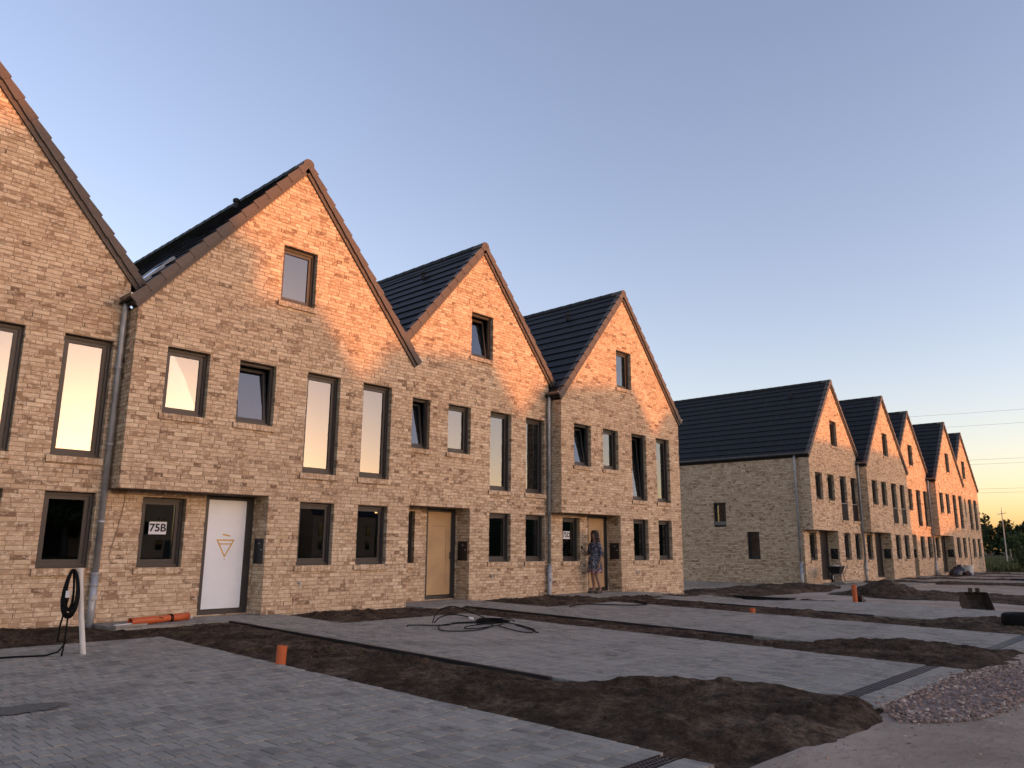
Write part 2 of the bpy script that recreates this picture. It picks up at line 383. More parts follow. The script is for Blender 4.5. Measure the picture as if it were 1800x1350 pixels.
# ---------------------------------------------------------------- paving
_pmesh = {}
def paver_mesh(w, l, lev):
    k = (w, l, lev)
    if k not in _pmesh:
        mb = MB(); c = .003; t = (lev+.5)/8
        x1, y1 = w, l
        mb.add([(0,0,-.07),(x1,0,-.07),(x1,y1,-.07),(0,y1,-.07),(0,0,-c),(x1,0,-c),(x1,y1,-c),(0,y1,-c),(c,c,0),(x1-c,c,0),(x1-c,y1-c,0),(c,y1-c,0)],
               [(0,1,5,4),(1,2,6,5),(2,3,7,6),(3,0,4,7),(4,5,9,8),(5,6,10,9),(6,7,11,10),(7,4,8,11),(8,9,10,11)], t)
        _pmesh[k] = mb.mesh('paver', PAVER)
    return _pmesh[k]
def paving(name, rects, single=0, hide=None):
    """running bond of 10 x 20 cm concrete pavers laid lengthwise towards the houses"""
    bed = MB(); P = []
    for (x0, x1, y0, y1) in rects:
        nx = max(1, int((x1-x0)/1.0)); ny = max(1, int((y1-y0)/1.0))
        for i in range(nx):
            for j in range(ny):
                a, b = x0+(x1-x0)*i/nx, x0+(x1-x0)*(i+1)/nx; c, d = y0+(y1-y0)*j/ny, y0+(y1-y0)*(j+1)/ny
                bed.quad(*[(px, py, float(grade(px, py))-.0105) for px, py in ((a+.002,c+.002),(b-.002 if i == nx-1 else b,c+.002),(b-.002 if i == nx-1 else b,d),(a+.002,d))])
        rows = int(round((y1-y0)/.2))
        for r in range(rows):
            y = y0 + r*(y1-y0)/rows; L = (y1-y0)/rows - .007
            xs = x0 + (.05 if r % 2 else 0.)
            cuts = ([x0] if r % 2 else []) + list(np.arange(xs, x1-.02, .1)) + [x1]
            for a, b in zip(cuts[:-1], cuts[1:]):
                if b-a < .02: continue
                P.append((a, round(b-a-.006, 3), y, round(L, 3)))
    root = bed.build(name, JOINT, kind='structure')
    P = np.array(P); ins = np.zeros(len(P), bool)
    for pl in OVER[:3]: ins |= poly_dist(P[:,0]+.05, P[:,2]+.1, pl) > .22
    P = P[~ins]; z = grade(P[:,0]+.05, P[:,2]+.1) + RNG.normal(0, .0016, len(P)) + .004*fbm(P[:,0], P[:,2], .9, 3)
    tl = np.clip(RNG.normal(.5, .2, len(P)), 0, .999)
    area = np.zeros(len(P))
    if single:
        for i, (a, w, y, l) in enumerate(P):
            q = [project((a+u*w, y+v*l, z[i])) for u, v in ((0,0),(1,0),(1,1),(0,1))]
            if any(k is None for k in q): continue
            cx = sum(k[0] for k in q)/4; cy = sum(k[1] for k in q)/4
            if not (0 <= cx < 1800 and 0 <= cy < 1350) or (hide and hide(a, y)): continue
            area[i] = abs(sum(q[k][0]*q[(k+1)%4][1]-q[(k+1)%4][0]*q[k][1] for k in range(4)))/2
    top = set(np.argsort(-area)[:single].tolist()) if single else set()
    top = {i for i in top if area[i] > 0}
    mb = MB()
    for i, (a, w, y, l) in enumerate(P):
        if i in top:
            link('paver', paver_mesh(float(w), float(l), int(tl[i]*8)), root, (a, y, z[i]))
        else:
            c = .003; x1, y1, zz = a+w, y+l, z[i]; dz = RNG.normal(0, .0012, 4)
            mb.add([(a,y,zz-.07),(x1,y,zz-.07),(x1,y1,zz-.07),(a,y1,zz-.07),(a,y,zz-c),(x1,y,zz-c),(x1,y1,zz-c),(a,y1,zz-c),(a+c,y+c,zz+dz[0]),(x1-c,y+c,zz+dz[1]),(x1-c,y1-c,zz+dz[2]),(a+c,y1-c,zz+dz[3])],
                   [(0,1,5,4),(1,2,6,5),(2,3,7,6),(3,0,4,7),(4,5,9,8),(5,6,10,9),(6,7,11,10),(7,4,8,11),(8,9,10,11)], tl[i])
    mb.build('pavers', PAVER, root, kind='stuff')
    return root
paving('driveway', [(-4.6,-.13,-10.40,-1.95), (-4.6,-.13,-10.80,-10.56)], 300)
paving('driveway', [(1.62,2.93,-2.05,-.6), (-.25,2.93,-.6,.44), (1.62,5.86,-10.46,-2.05), (1.62,5.86,-10.92,-10.62)], 300, lambda x, y: x < 2.9 and y < -8.2)
paving('driveway', [(7.0,8.35,-2.08,-.8), (6.03,8.35,-.8,.9), (7.0,10.9,-10.58,-2.08), (7.0,10.9,-11.0,-10.74)])
paving('driveway', [(12.6,13.95,-2.2,-1.05), (11.4,17.65,-1.05,-.03), (11.45,14.14,-.03,.44), (12.6,16.7,-10.6,-2.2), (12.6,16.7,-11.0,-10.74)])
for i in range(5):
    x = 28.797+5.8*i; yo = -.0 if i in (1, 3) else .45
    paving('driveway', [(x+.2,x+2.8,-1.7,yo-.45), (x+1.3,x+5.2,-10.4 if i else -3.1,-1.7)] )
# black strips painting in the shade of paver edges above the soil
def edging(pts, label):
    mb = MB()
    for (x0, y0), (x1, y1) in zip(pts[:-1], pts[1:]):
        n = Vector((y1-y0, x0-x1, 0)).normalized()*.022
        for k in range(8):
            a, b = k/8, (k+1)/8; p = [(x0+(x1-x0)*t, y0+(y1-y0)*t) for t in (a, b)]
            v = []
            for q in p:
                z = float(grade(*q)); v += [(q[0]-n.x,q[1]-n.y,z-.1),(q[0]+n.x,q[1]+n.y,z-.1),(q[0]+n.x,q[1]+n.y,z+.010),(q[0]-n.x,q[1]-n.y,z+.010)]
            mb.add(v, [(0,4,5,1),(1,5,6,2),(2,6,7,3),(3,7,4,0),(0,1,2,3),(7,6,5,4)])
    return tag(mb.build('shade_strip', BLACK), label, 'edging', 'driveway edgings')
edging([(1.592,-.7),(1.592,-2.6),(1.585,-5.2),(1.575,-7.9)], 'dark edging strip beside the soil bed on the drive leading to 75B')
edging([(6.97,-.9),(6.965,-4.0),(6.96,-7.6)], 'dark edging strip beside the soil bed on the drive leading to the plywood door')
edging([(12.57,-2.3),(12.56,-7.6)], 'dark edging strip beside the soil bed on the drive leading to 75D')

# channel drains at the road end of the drives
def drain(x0, x1, y0, y1, label):
    zc = float(grade((x0+x1)/2, y0)); t = empty('channel_drain', (x0, y0, zc)); tag(t, label, 'drain', 'channel drains')
    mb = MB(); L, Wd = x1-x0, y1-y0
    mb.box(0, L, 0, Wd, -.08, -.035, .3); mb.box(0, L, 0, .012, -.035, .003); mb.box(0, L, Wd-.012, Wd, -.035, .003)
    mb.build('channel', BLACK, t)
    g = MB(); n = int(L/.04)
    for k in range(n): g.box(k*.04+.004, k*.04+.022, .013, Wd-.013, -.02, -.001)
    g.box(0, L, Wd*.34, Wd*.34+.012, -.018, 0.002); g.box(0, L, Wd*.66, Wd*.66+.012, -.018, 0.002)
    g.build('grating', BOXGREY, t)
drain(-4.6, -.20, -10.555, -10.405, 'dark slotted channel drain ending beside the soil by the near grey drive')
drain(2.95, 5.8, -10.615, -10.465, 'dark slotted channel drain across the drive bordered by reddish crushed stone')
drain(8.1, 10.85, -10.735, -10.585, 'dark slotted channel drain across the drive leading to the plywood door')
drain(12.7, 16.6, -10.735, -10.605, 'dark slotted channel drain across the drive leading to 75D')

# crushed stone beside the road
def stones(name, poly, n, smin, smax, seed, heap=.03, edge=0., zfun=None):
    rg = np.random.default_rng(seed); xs = [p[0] for p in poly]; ys = [p[1] for p in poly]; mb = MB()
    X = rg.uniform(min(xs), max(xs), n*3); Y = rg.uniform(min(ys), max(ys), n*3); D = poly_dist(X, Y, poly) + .12*fbm(X, Y, 2.2, 3)
    w = rg.random(n*3) < np.where(D < .35, 1., .55) if edge else np.ones(n*3, bool)
    k = (D > 0) & w; X, Y, D = X[k][:n], Y[k][:n], D[k][:n]
    Z = (zfun or ground_z)(X, Y)
    ico = [(0,0,1),(.894,0,.447),(.276,.851,.447),(-.724,.526,.447),(-.724,-.526,.447),(.276,-.851,.447),(.724,.526,-.447),(-.276,.851,-.447),(-.894,0,-.447),(-.276,-.851,-.447),(.724,-.526,-.447)]
    fc = [(0,1,2),(0,2,3),(0,3,4),(0,4,5),(0,5,1),(1,6,2),(2,7,3),(3,8,4),(4,9,5),(5,10,1),(6,7,2),(7,8,3),(8,9,4),(9,10,5),(10,6,1)]
    for i in range(len(X)):
        s = smin + (smax-smin)*rg.random()**2.6; j = rg.uniform(.6, 1.25, (11, 3)); an = rg.uniform(0, 6.28); ca, sa = math.cos(an), math.sin(an)
        fl = rg.uniform(.45, .9); z0 = Z[i] + heap*min(1, max(0, D[i])/.35) + s*.2
        v = []
        for (a, b, c), q in zip(ico, j):
            a, b, c = a*q[0]*s*1.2, b*q[1]*s*.85, c*q[2]*s*fl
            v.append((X[i]+a*ca-b*sa, Y[i]+a*sa+b*ca, z0+c))
        mb.add(v, fc, float(np.clip(rg.normal(.5, .25), 0, 1)))
    o = mb.build(name, GRAVEL, kind='stuff'); return o
gravel_z = lambda x, y: grade(x, y) - .010 + .02*fbm(x, y, 1.3, 3) - .02*sm(-11.6, -12.3, y)
gp = [(2.95,-10.80),(5.6,-10.80),(5.8,-10.9),(6.1,-11.0),(8.5,-11.6),(9.5,-12.2),(7.0,-12.3),(4.0,-11.9),(2.9,-11.72),(2.45,-11.48),(2.2,-11.25),(2.6,-11.0)]
grv = grid_mesh('gravel_bed', np.arange(2.0, 9.8, .05), np.arange(-12.5, -10.8, .05), lambda x, y: gravel_z(x, y)-.045*(1-sm(-.05, .25, poly_dist(x, y, gp)+.1*fbm(x, y, 2, 3)))+.012*fbm(x, y, 14, 3),
          lambda x, y: poly_dist(x, y, gp)+.1*fbm(x, y, 2, 3) > -.05, simple('crushed_base', (.185,.145,.128), 1, var=.35, scale=9, bmp=.7, spec=.1))
tag(stones('gravel', gp, 6500, .004, .027, 3, .0, 1, gravel_z), 'loose reddish grey crushed stone beside the road', 'gravel')
tag(stones('rubble', [(-1.5,-11.0),(9,-11.4),(8,-14),(3,-13.5),(-1,-12.5)], 1500, .003, .020, 4, -.005), 'scattered small stones on the sandy road', 'stones')
tag(stones('clods', [(-.1,-2),(-.1,-10.3),(1.2,-11.1),(2.7,-11.0),(2.7,-9.5),(1.6,-8),(1.6,-1.2)], 3200, .008, .050, 9, .068), 'lumps of earth lying on the soil bed', 'soil clods').data.materials[0] = SOIL

for i_, (pl, n_, sd) in enumerate((([(-6,-.1),(-6,-1.8),(-.4,-1.8),(-.4,-.7),(1.4,-.8),(1.4,-1.9),(-.2,-1.9),(-.4,.3)], 500, 21), ([(6,-.9),(6.95,-.95),(6.95,-7.6),(7.6,-8.9),(8.1,-9.6),(8.1,-10.9),(6.2,-10.9),(5.9,-10.4),(5.95,-2),(3,-1.9),(3,-.1),(5.9,-.1)], 1100, 22), ([(8.5,.3),(8.5,-2),(11,-2.1),(11,-10.8),(13,-10.8),(13,-9.2),(12.5,-8),(12.5,-1.2),(11.3,-.9),(11.2,.3)], 800, 23))):
    c_ = stones('clods', pl, n_*2, .010, .050, sd, .065); c_.data.materials[0] = SOIL
    tag(c_, ('lumps of earth along the wall of the house next to 75B', 'lumps of earth on the soil bed beside the drive of 75B', 'lumps of earth on the soil bed before the board door house')[i_], 'soil clods')

# ---------------------------------------------------------------- houses
W, MARG, REC, ZO, APEX, SL, DEPTH = 5.8, .214, .46, 2.2045, 9.03, 1.178, 10.6
RR = 2.548; COURSE, JT = .0735, .010
PHI = math.atan(SL)
SMALL = [(.361,1.152,3.547,4.756), (1.745,2.522,3.547,4.756)]
TALL = [(3.234,4.038,2.704,4.767), (4.626,5.411,2.704,4.767)]
GRND = [(3.234,4.038,.894,2.122), (4.626,5.411,.894,2.122)]
ATTIC = [(2.496,3.296,6.13,7.33)]
RWIN, RDOOR = (.38,1.165,.885,2.10), (1.535,2.515,.02,2.19)
gable = lambda x: APEX - SL*abs(x-W/2)

def front_map(u, d, z): return (u, -d, z)
def deep_map(u, d, z): return (u, REC-d, z)

def rows(xl, xr, z0, z1, holes, seed, gab=False, header=.24):
    """brick pieces (u0, u1, z0, z1, tone) of an irregular bond, cut at openings and at the gable"""
    rg = random.Random(seed); out = []
    for k in range(int(math.floor(z0/COURSE)), int(math.ceil(z1/COURSE))):
        ca, cb = k*COURSE+JT/2, (k+1)*COURSE-JT/2
        ca, cb = max(ca, z0), min(cb, z1)
        if cb-ca < .008: continue
        a, b = xl, xr
        if gab and cb > gable(xl)-.02:
            h = (APEX-cb)/SL - .005
            if h < .05: continue
            a, b = max(xl, W/2-h), min(xr, W/2+h)
        br = [ca] + sorted({h[e] for h in holes for e in (2, 3) if ca+.004 < h[e] < cb-.004}) + [cb]
        js = []; u = a - rg.random()*.25
        while u < b:
            L = .1255 if rg.random() < header else .251
            js.append((u, u+L, rg.gauss(.54, .20) if L > .2 else rg.gauss(.32, .24))); u += L
        for za, zb in zip(br[:-1], br[1:]):
            if zb-za < .008: continue
            zm = (za+zb)/2; iv = [(a, b)]
            for h in holes:
                if h[2] < zm < h[3]:
                    iv = [q for p, r in iv for q in ((p, min(r, h[0])), (max(p, h[1]), r)) if q[1]-q[0] > .01]
            for p, r in iv:
                for u0, u1, t in js:
                    s = p if u0 <= p else u0+JT/2; e = r if u1 >= r else u1-JT/2
                    if e-s > .018: out.append((s, e, za, zb, min(1, max(0, t))))
    return out
def core(mb, P, xl, xr, z0, z1, holes, gab=False, dep=-.007, jamb=.22):
    zs = sorted({z0, z1} | {h[e] for h in holes for e in (2, 3) if z0 < h[e] < z1} | ({gable(xl)} if gab else set()))
    f = lambda z, s: ((max(xl, W/2-(APEX-z)/SL) if s < 0 else min(xr, W/2+(APEX-z)/SL)) if gab and z > gable(xl) else (xl if s < 0 else xr))
    for za, zb in zip(zs[:-1], zs[1:]):
        zm = (za+zb)/2; iv = [((f(za,-1), f(zb,-1)), (f(za,1), f(zb,1)))]
        for h in holes:
            if h[2] < zm < h[3]:
                nv = []
                for l, r in iv:
                    if (h[0],)*2 > l: nv.append((l, (min(h[0]-.004, r[0]), min(h[0]-.004, r[1]))))
                    if r > (h[1],)*2: nv.append(((max(h[1]+.004, l[0]), max(h[1]+.004, l[1])), r))
                iv = [q for q in nv if q[1][0]-q[0][0] > .002 or q[1][1]-q[0][1] > .002]
        for l, r in iv: mb.quad(P(l[0],dep,za), P(r[0],dep,za), P(r[1],dep,zb), P(l[1],dep,zb))
    for h in holes:
        if h[3]-h[2] > 2.15 and h[0] <= xl+.01: continue
        a, b, c, d = h[0]-.004, h[1]+.004, h[2]-.004, h[3]+.004; i, o = dep-jamb, dep
        mb.quad(P(a,o,c),P(a,i,c),P(a,i,d),P(a,o,d)); mb.quad(P(b,i,c),P(b,o,c),P(b,o,d),P(b,i,d))
        mb.quad(P(a,i,c),P(a,o,c),P(b,o,c),P(b,i,c)); mb.quad(P(a,o,d),P(a,i,d),P(b,i,d),P(b,o,d))
_bm = {}
def brick_mesh(L, H, lev):
    k = (L, H, lev)
    if k not in _bm:
        mb = MB(); mb.pbox(front_map, 0, L, -.10, 0, 0, H, (lev+.5)/12); _bm[k] = mb.mesh('brick', BRICK)
    return _bm[k]

def ring(mb, x0, x1, z0, z1, w, y0, y1, wb=None):
    wb = wb or w
    mb.box(x0, x0+w, y0, y1, z0, z1); mb.box(x1-w, x1, y0, y1, z0, z1)
    mb.box(x0+w, x1-w, y0, y1, z0, z0+wb); mb.box(x0+w, x1-w, y0, y1, z1-w, z1)
def window(house, op, y0=0., tilt=0, sill=True, juliet=False, mirror=None, side=None, detail=True):
    """frame (own mesh) > sash, pane, sill; origin at the lower corner of the opening"""
    x0, x1, z0, z1 = op; w, h = x1-x0, z1-z0
    f = MB(); ring(f, .002, w-.002, .002, h-.002, .050, .125, .200, .055)
    if detail: ring(f, .050, w-.050, .055, h-.050, .012, .145, .200)
    o = f.build('window', FRAME, house, loc=(x0, y0, z0))
    if side is not None: o.location = side; o.rotation_euler = (0, 0, R(-90))
    s = MB(); a = .060 if not tilt else .066
    ring(s, a, w-a, 0 if tilt else .068, h-a-(.068 if tilt else 0), .058, -.012 if tilt else .155, .036 if tilt else .205, .066)
    so_ = s.build('sash', FRAME, o)
    g = MB(); b = a+.056; yb = .010 if tilt else .180; zb = .064 if tilt else .132; zt = h-a-.056-(.068 if tilt else 0)
    g.box(b, w-b, yb, yb+.012, zb, zt)
    go = g.build('pane', GLASS, o)
    if tilt:
        for q in (so_, go): q.location = (0, .178, .070); q.rotation_euler = (R(-tilt), 0, 0)
    if sill:
        sb = MB(); n = max(4, int(round((w+.09)/.077))); bw = (w+.09)/n; rg = random.Random(int(x0*911+z0*77))
        for k in range(n):
            sb.box(-.06+k*bw+.003, -.06+(k+1)*bw-.003, -.042+rg.uniform(-.002,.002), .125, -.112, -.004, min(1, max(0, rg.gauss(.42,.16))), 0)
        sb.box(-.058, w+.028, -.034, .125, -.107, -.010, .5, 1)
        sb.build('sill', [BRICK, MORTAR], o)
    if juliet:
        jb = MB(); jb.box(.03, w-.03, .030, .042, .02, .78); jb.build('guard_panel', JGLASS, o)
        jr = MB(); jr.box(.02, w-.02, .024, .048, .78, .80); jr.build('guard_rail', ZINC, o)
    return o
JGLASS = simple('dark_guard_glass', (.012,.012,.014), .6, var=.1, spec=.1)
FONT = None
def text_mesh(name, s, size, material, parent, M, extrude=.0006):
    c = bpy.data.curves.new(name, 'FONT'); c.body = s; c.size = size; c.align_x = 'CENTER'; c.align_y = 'CENTER'; c.extrude = extrude; c.offset = size*.028
    o = bpy.data.objects.new(name, c); COL.objects.link(o)
    dg = bpy.context.evaluated_depsgraph_get(); me = bpy.data.meshes.new_from_object(o.evaluated_get(dg))
    bpy.data.objects.remove(o); me.materials.clear(); me.materials.append(material)
    q = link(name, me, parent); q.matrix_local = M; return q

ROOF_H = .25            # vertical distance from the brick edge of the gable up to the tile bed
EXPO, TW = .363, .30
def slope_pt(side, s, y, p):
    """s metres down the slope from the ridge, p metres above the tile bed"""
    return (W/2 + side*(s*math.cos(PHI) + p*math.sin(PHI)), y, APEX + ROOF_H - s*math.sin(PHI) + p*math.cos(PHI))
_tm = {}
def tile_mesh(side, lev, half):
    k = (side, lev, half)
    if k not in _tm:
        mb = MB(); tile_geo(mb, side, 0, 0, TW/2 if half else TW, (lev+.5)/6); v0 = slope_pt(side, 0, 0, 0)
        mb.v = [(a-v0[0], b-v0[1], c-v0[2]) for a, b, c in mb.v]; _tm[k] = mb.mesh('roof_tile', TILE)
    return _tm[k]
def tile_geo(mb, side, s, y, wd, tone, j=0.):
    s1 = s+EXPO+.03; g = .003; S = lambda a, b, c: slope_pt(side, a, b, c)
    v = [S(s,y+g,.012),S(s,y+wd-g,.012),S(s1,y+wd-g,.050+j),S(s1,y+g,.050+j),S(s1,y+wd-g,.022),S(s1,y+g,.022),S(s,y+g,-.01),S(s,y+wd-g,-.01)]
    mb.add(v, [(0,1,2,3),(3,2,4,5),(0,3,5,6),(1,7,4,2)], tone)

def roof(house, ends, depth, single_side=None, nsingle=0, org=(0,0,0), tiles=True, back_verge=False):
    """ends: half runs left and right"""
    deck = MB(); r = random.Random(int(org[0]*7)+3)
    for side, run in ((-1, ends[0]), (1, ends[1])):
        L = run/math.cos(PHI); q = lambda s, y, p: slope_pt(side, s, y, p)
        deck.quad(q(0,-.0,-.02), q(L,-.0,-.02), q(L,depth,-.02), q(0,depth,-.02))
        deck.quad(q(0,-.0,-.10), q(L,-.0,-.10), q(L,depth,-.10), q(0,depth,-.10))
        deck.quad(q(L,-.0,-.10), q(L,-.0,-.02), q(L,depth,-.02), q(L,depth,-.10))
        for yy in (0., depth): deck.quad(q(0,yy,-.10), q(L,yy,-.10), q(L,yy,-.02), q(0,yy,-.02))
    ro = deck.build('roof', TILE, house)
    for side, run in ((-1, ends[0]), (1, ends[1])):
        L = run/math.cos(PHI); n = int(math.ceil(L/EXPO)); s0 = L - n*EXPO - .01
        ys = int((depth-.06)/TW); cand = []
        for i in range(n):
            s = max(s0+i*EXPO, -.02)
            if not tiles: continue
            for k in range(ys):
                half = False; y = .06 + k*TW
                cand.append((s, y, min(1, max(0, r.gauss(.5, .2)))))
        mb = MB(); top = set()
        if single_side == side and nsingle:
            ar = []
            for i, (s, y, t) in enumerate(cand):
                p = project([a+b for a, b in zip(slope_pt(side, s+.18, y+.15, .03), org)])
                ar.append(0 if p is None or not (0 < p[0] < 1800 and 0 < p[1] < 1350) else 1/p[2])
            top = set(np.argsort(-np.array(ar))[:nsingle].tolist())
        for i, (s, y, t) in enumerate(cand):
            if i in top:
                link('roof_tile', tile_mesh(side, int(t*5.99), False), ro, slope_pt(side, s, y, 0))
            else: tile_geo(mb, side, s, y, TW, t, r.uniform(-.002, .002))
        if cand: mb.build('roof_tiles', TILE, ro, kind='stuff')
        # verge tiles and barge board on the gable
        bb = MB(); q = lambda s, y, p: slope_pt(side, s, y, p); lo = -ROOF_H*math.cos(PHI)
        v = [q(-.02*0,-.034,lo),q(L+.02,-.034,lo),q(L+.02,-.034,-.03),q(0,-.034,-.03),q(0,.0,lo),q(L+.02,.0,lo),q(L+.02,.0,-.03),q(0,.0,-.03)]
        bb.add(v, [(0,1,2,3),(0,4,5,1),(1,5,6,2),(3,2,6,7)], .2); bb.build('barge_board', VERGE, ro)
        for i in range(n):
            s = s0+i*EXPO; s1 = s+EXPO+.025; s = max(s, .02); j = r.uniform(0, .004); vb = MB(); ya, yb_ = -.068, .10
            lo2 = -.085
            v = [q(s,ya,lo2+.012),q(s1,ya-.010,lo2-.004),q(s1,ya-.010,.072+j),q(s,ya,.042),q(s,yb_,.042),q(s1,yb_,.072+j),q(s1,yb_,.02),q(s,ya+.02,lo2+.012),q(s1,ya+.02,lo2-.004),q(s1,ya+.02,.05)]
            vb.add(v, [(0,1,2,3),(3,2,5,4),(2,1,8,9),(5,2,9,6),(0,7,8,1)], min(1, max(0, r.gauss(.5,.25)))); vb.build('verge_tile', VERGE, ro)
    rc = MB(); zc = APEX+ROOF_H-.035; nseg = int(depth/.42)
    for k in range(nseg):
        y0 = -.075 + k*.42; y1 = y0+.44
        ang = [math.pi*(-.08+1.16*a/8) for a in range(9)]
        pr = lambda y, rad: [(W/2+rad*math.cos(a), y, zc+rad*.92*math.sin(a)) for a in ang]
        v = pr(y0, .128) + pr(y1, .118); fs = [(a, a+1, a+10, a+9) for a in range(8)]
        if k == 0: fs.append(tuple(range(8, -1, -1)))
        else: v += pr(y0, .112); fs += [(a, a+18, a+19, a+1) for a in range(8)]
        rc.add(v, fs, r.random(), 0 if k == 0 else 1)
    rc.build('ridge_cap', [VERGE, TILE], ro)
    return ro
def vent(ro, side, s, y):
    mb = MB(); p = slope_pt(side, s, y, .05)
    mb.tube([p, (p[0]-.02*0, p[1], p[2]+.16)], .05, 10); mb.lathe([(.075,.15),(.08,.2),(.05,.23)], 10, p); mb.build('roof_vent', TILE, ro)
def gutter(house, x, y0, y1, z, capc=True):
    mb = MB(); n = 8; r = .078; ang = [math.pi + math.pi*k/n for k in range(n+1)]
    for yy, rr in ((0, r),):
        a = [(x+r*math.cos(t), y0, z+r*math.sin(t)) for t in ang]; b = [(x+r*math.cos(t), y1, z+r*math.sin(t)) for t in ang]
        mb.add(a+b, [(i, i+1, i+n+2, i+n+1) for i in range(n)], .5)
        c = [(x+(r-.004)*math.cos(t), y0, z+(r-.004)*math.sin(t)) for t in ang]; d = [(x+(r-.004)*math.cos(t), y1, z+(r-.004)*math.sin(t)) for t in ang]
        mb.add(c+d, [(i+n+1, i+n+2, i+1, i) for i in range(n)], .5)
    mb.tube([(x-r, y0, z), (x-r, y1, z)], .009, 6); mb.tube([(x+r, y0, z), (x+r, y1, z)], .007, 6)
    g = mb.build('gutter', ZINC_DARK, house)
    if capc:
        cb = MB(); cb.add([(x+(r+.004)*math.cos(t), y0-.004, z+(r+.004)*math.sin(t)) for t in ang], [tuple(range(n+1))]); cb.add([(x+(r+.004)*math.cos(t), y0+.004, z+(r+.004)*math.sin(t)) for t in ang], [tuple(range(n, -1, -1))])
        cb.build('end_cap', CAPMAT, g)
    return g
CAPMAT = simple('bright_zinc', (.80,.74,.60), .6, 0, var=.15, scale=40)
def downpipe(house, x, y, z0, ztop, xg, yg, r=.050, boot=True):
    mb = MB()
    mb.tube([(xg, yg, ztop-.04), (xg, yg, ztop-.20), (x*.5+xg*.5, y*.5+yg*.5, ztop-.32), (x, y, ztop-.45), (x, y, .78)], r, 12)
    mb.tube([(x, y, .80), (x, y, z0)], r*1.18, 12)
    dp = mb.build('downpipe', ZINC, house, smooth=True)
    cl = MB()
    for z in (.62, .80, 1.65, 2.95, 4.3): cl.lathe([(r*1.16 if z > .81 else r*1.3, -.018), (r*1.3 if z > .81 else r*1.42, -.012), (r*1.3 if z > .81 else r*1.42, .012), (r*1.16 if z > .81 else r*1.3, .018)], 14, (x, y, z)); cl.box(x-.012, x+.012, y, y+.10, z-.01, z+.01)
    cl.build('pipe_clamp', ZINC, dp)
    if boot:
        b = MB(); b.tube([(x, y-r*1.1, .42), (x, y-r*1.75, .42)], .042, 14); b.tube([(x, y-r*1.75, .42), (x, y-r*1.9, .42)], .050, 14); b.build('cleaning_hatch', ZINC, dp)
    return dp

def door(house, kind):
    x0, x1, z0, z1 = RDOOR; y = REC
    f = MB(); ring(f, 0, x1-x0, 0, z1-z0, .075, .03, .13, .085); d = f.build('door', FRAME, house, loc=(x0, y, z0))
    pm = {'white': WHITE_PAINT, 'ply': PLY, 'dark': BOXGREY}[kind]
    p = MB(); p.box(.078, x1-x0-.14, .045, .10, .10, z1-z0-.08); p.build('door_panel', pm, d)
    s = MB(); s.box(x1-x0-.138, x1-x0-.077, .035, .11, .088, z1-z0-.078); s.build('door_stile', FRAME, d)
    if kind == 'ply':
        g = MB(); g.box(x1-x0-.30, x1-x0-.294, .0435, .046, .35, 1.75); g.box(.2, x1-x0-.30, .0435, .046, 1.744, 1.75); g.build('board_joint', SLOT, d)
        h = MB(); h.tube([(x1-x0-.17,.02,.95),(x1-x0-.17,.02,1.12)], .011, 8); h.box(x1-x0-.176, x1-x0-.164, .02, .046, .97, .985); h.box(x1-x0-.176, x1-x0-.164, .02, .046, 1.085, 1.10); h.build('handle', BLACK, d)
    if kind == 'white':
        def stroke(pts, w):
            for (a, b), (c, e) in zip(pts[:-1], pts[1:]):
                n = Vector((b-e, c-a)).normalized()*w/2; t = Vector((c-a, e-b)).normalized()*w*.35
                mk.add([(a-t.x+n.x,.0435,b-t.y+n.y),(a-t.x-n.x,.0435,b-t.y-n.y),(c+t.x-n.x,.0435,e+t.y-n.y),(c+t.x+n.x,.0435,e+t.y+n.y),
                        (a-t.x+n.x,.0446,b-t.y+n.y),(a-t.x-n.x,.0446,b-t.y-n.y),(c+t.x-n.x,.0446,e+t.y-n.y),(c+t.x+n.x,.0446,e+t.y+n.y)], [(0,1,2,3),(4,7,6,5)])
        mk = MB(); cx = .46
        stroke([(cx-.165,1.345),(cx+.165,1.345)], .026); stroke([(cx-.165,1.345),(cx,1.045)], .024); stroke([(cx+.165,1.345),(cx,1.045)], .024)
        stroke([(cx-.125,1.275),(cx+.125,1.275)], .022); stroke([(cx-.055,1.45),(cx+.075,1.425)], .026); stroke([(cx-.002,.998),(cx+.006,.992)], .018)
        mk.build('painted_mark', YELLOW, d)
    return d
def sign(house, s, x0, x1, z0, z1, y):
    g = MB(); g.box(x0, x1, y-.002, y, z0, z1); o = g.build('house_number_sheet', PAPER, house)
    M = Matrix.Translation(((x0+x1)/2, y-.0035, (z0+z1)/2)) @ Matrix.Rotation(R(90), 4, 'X')
    text_mesh('number', s, (z1-z0)*.86, INK, o, M)

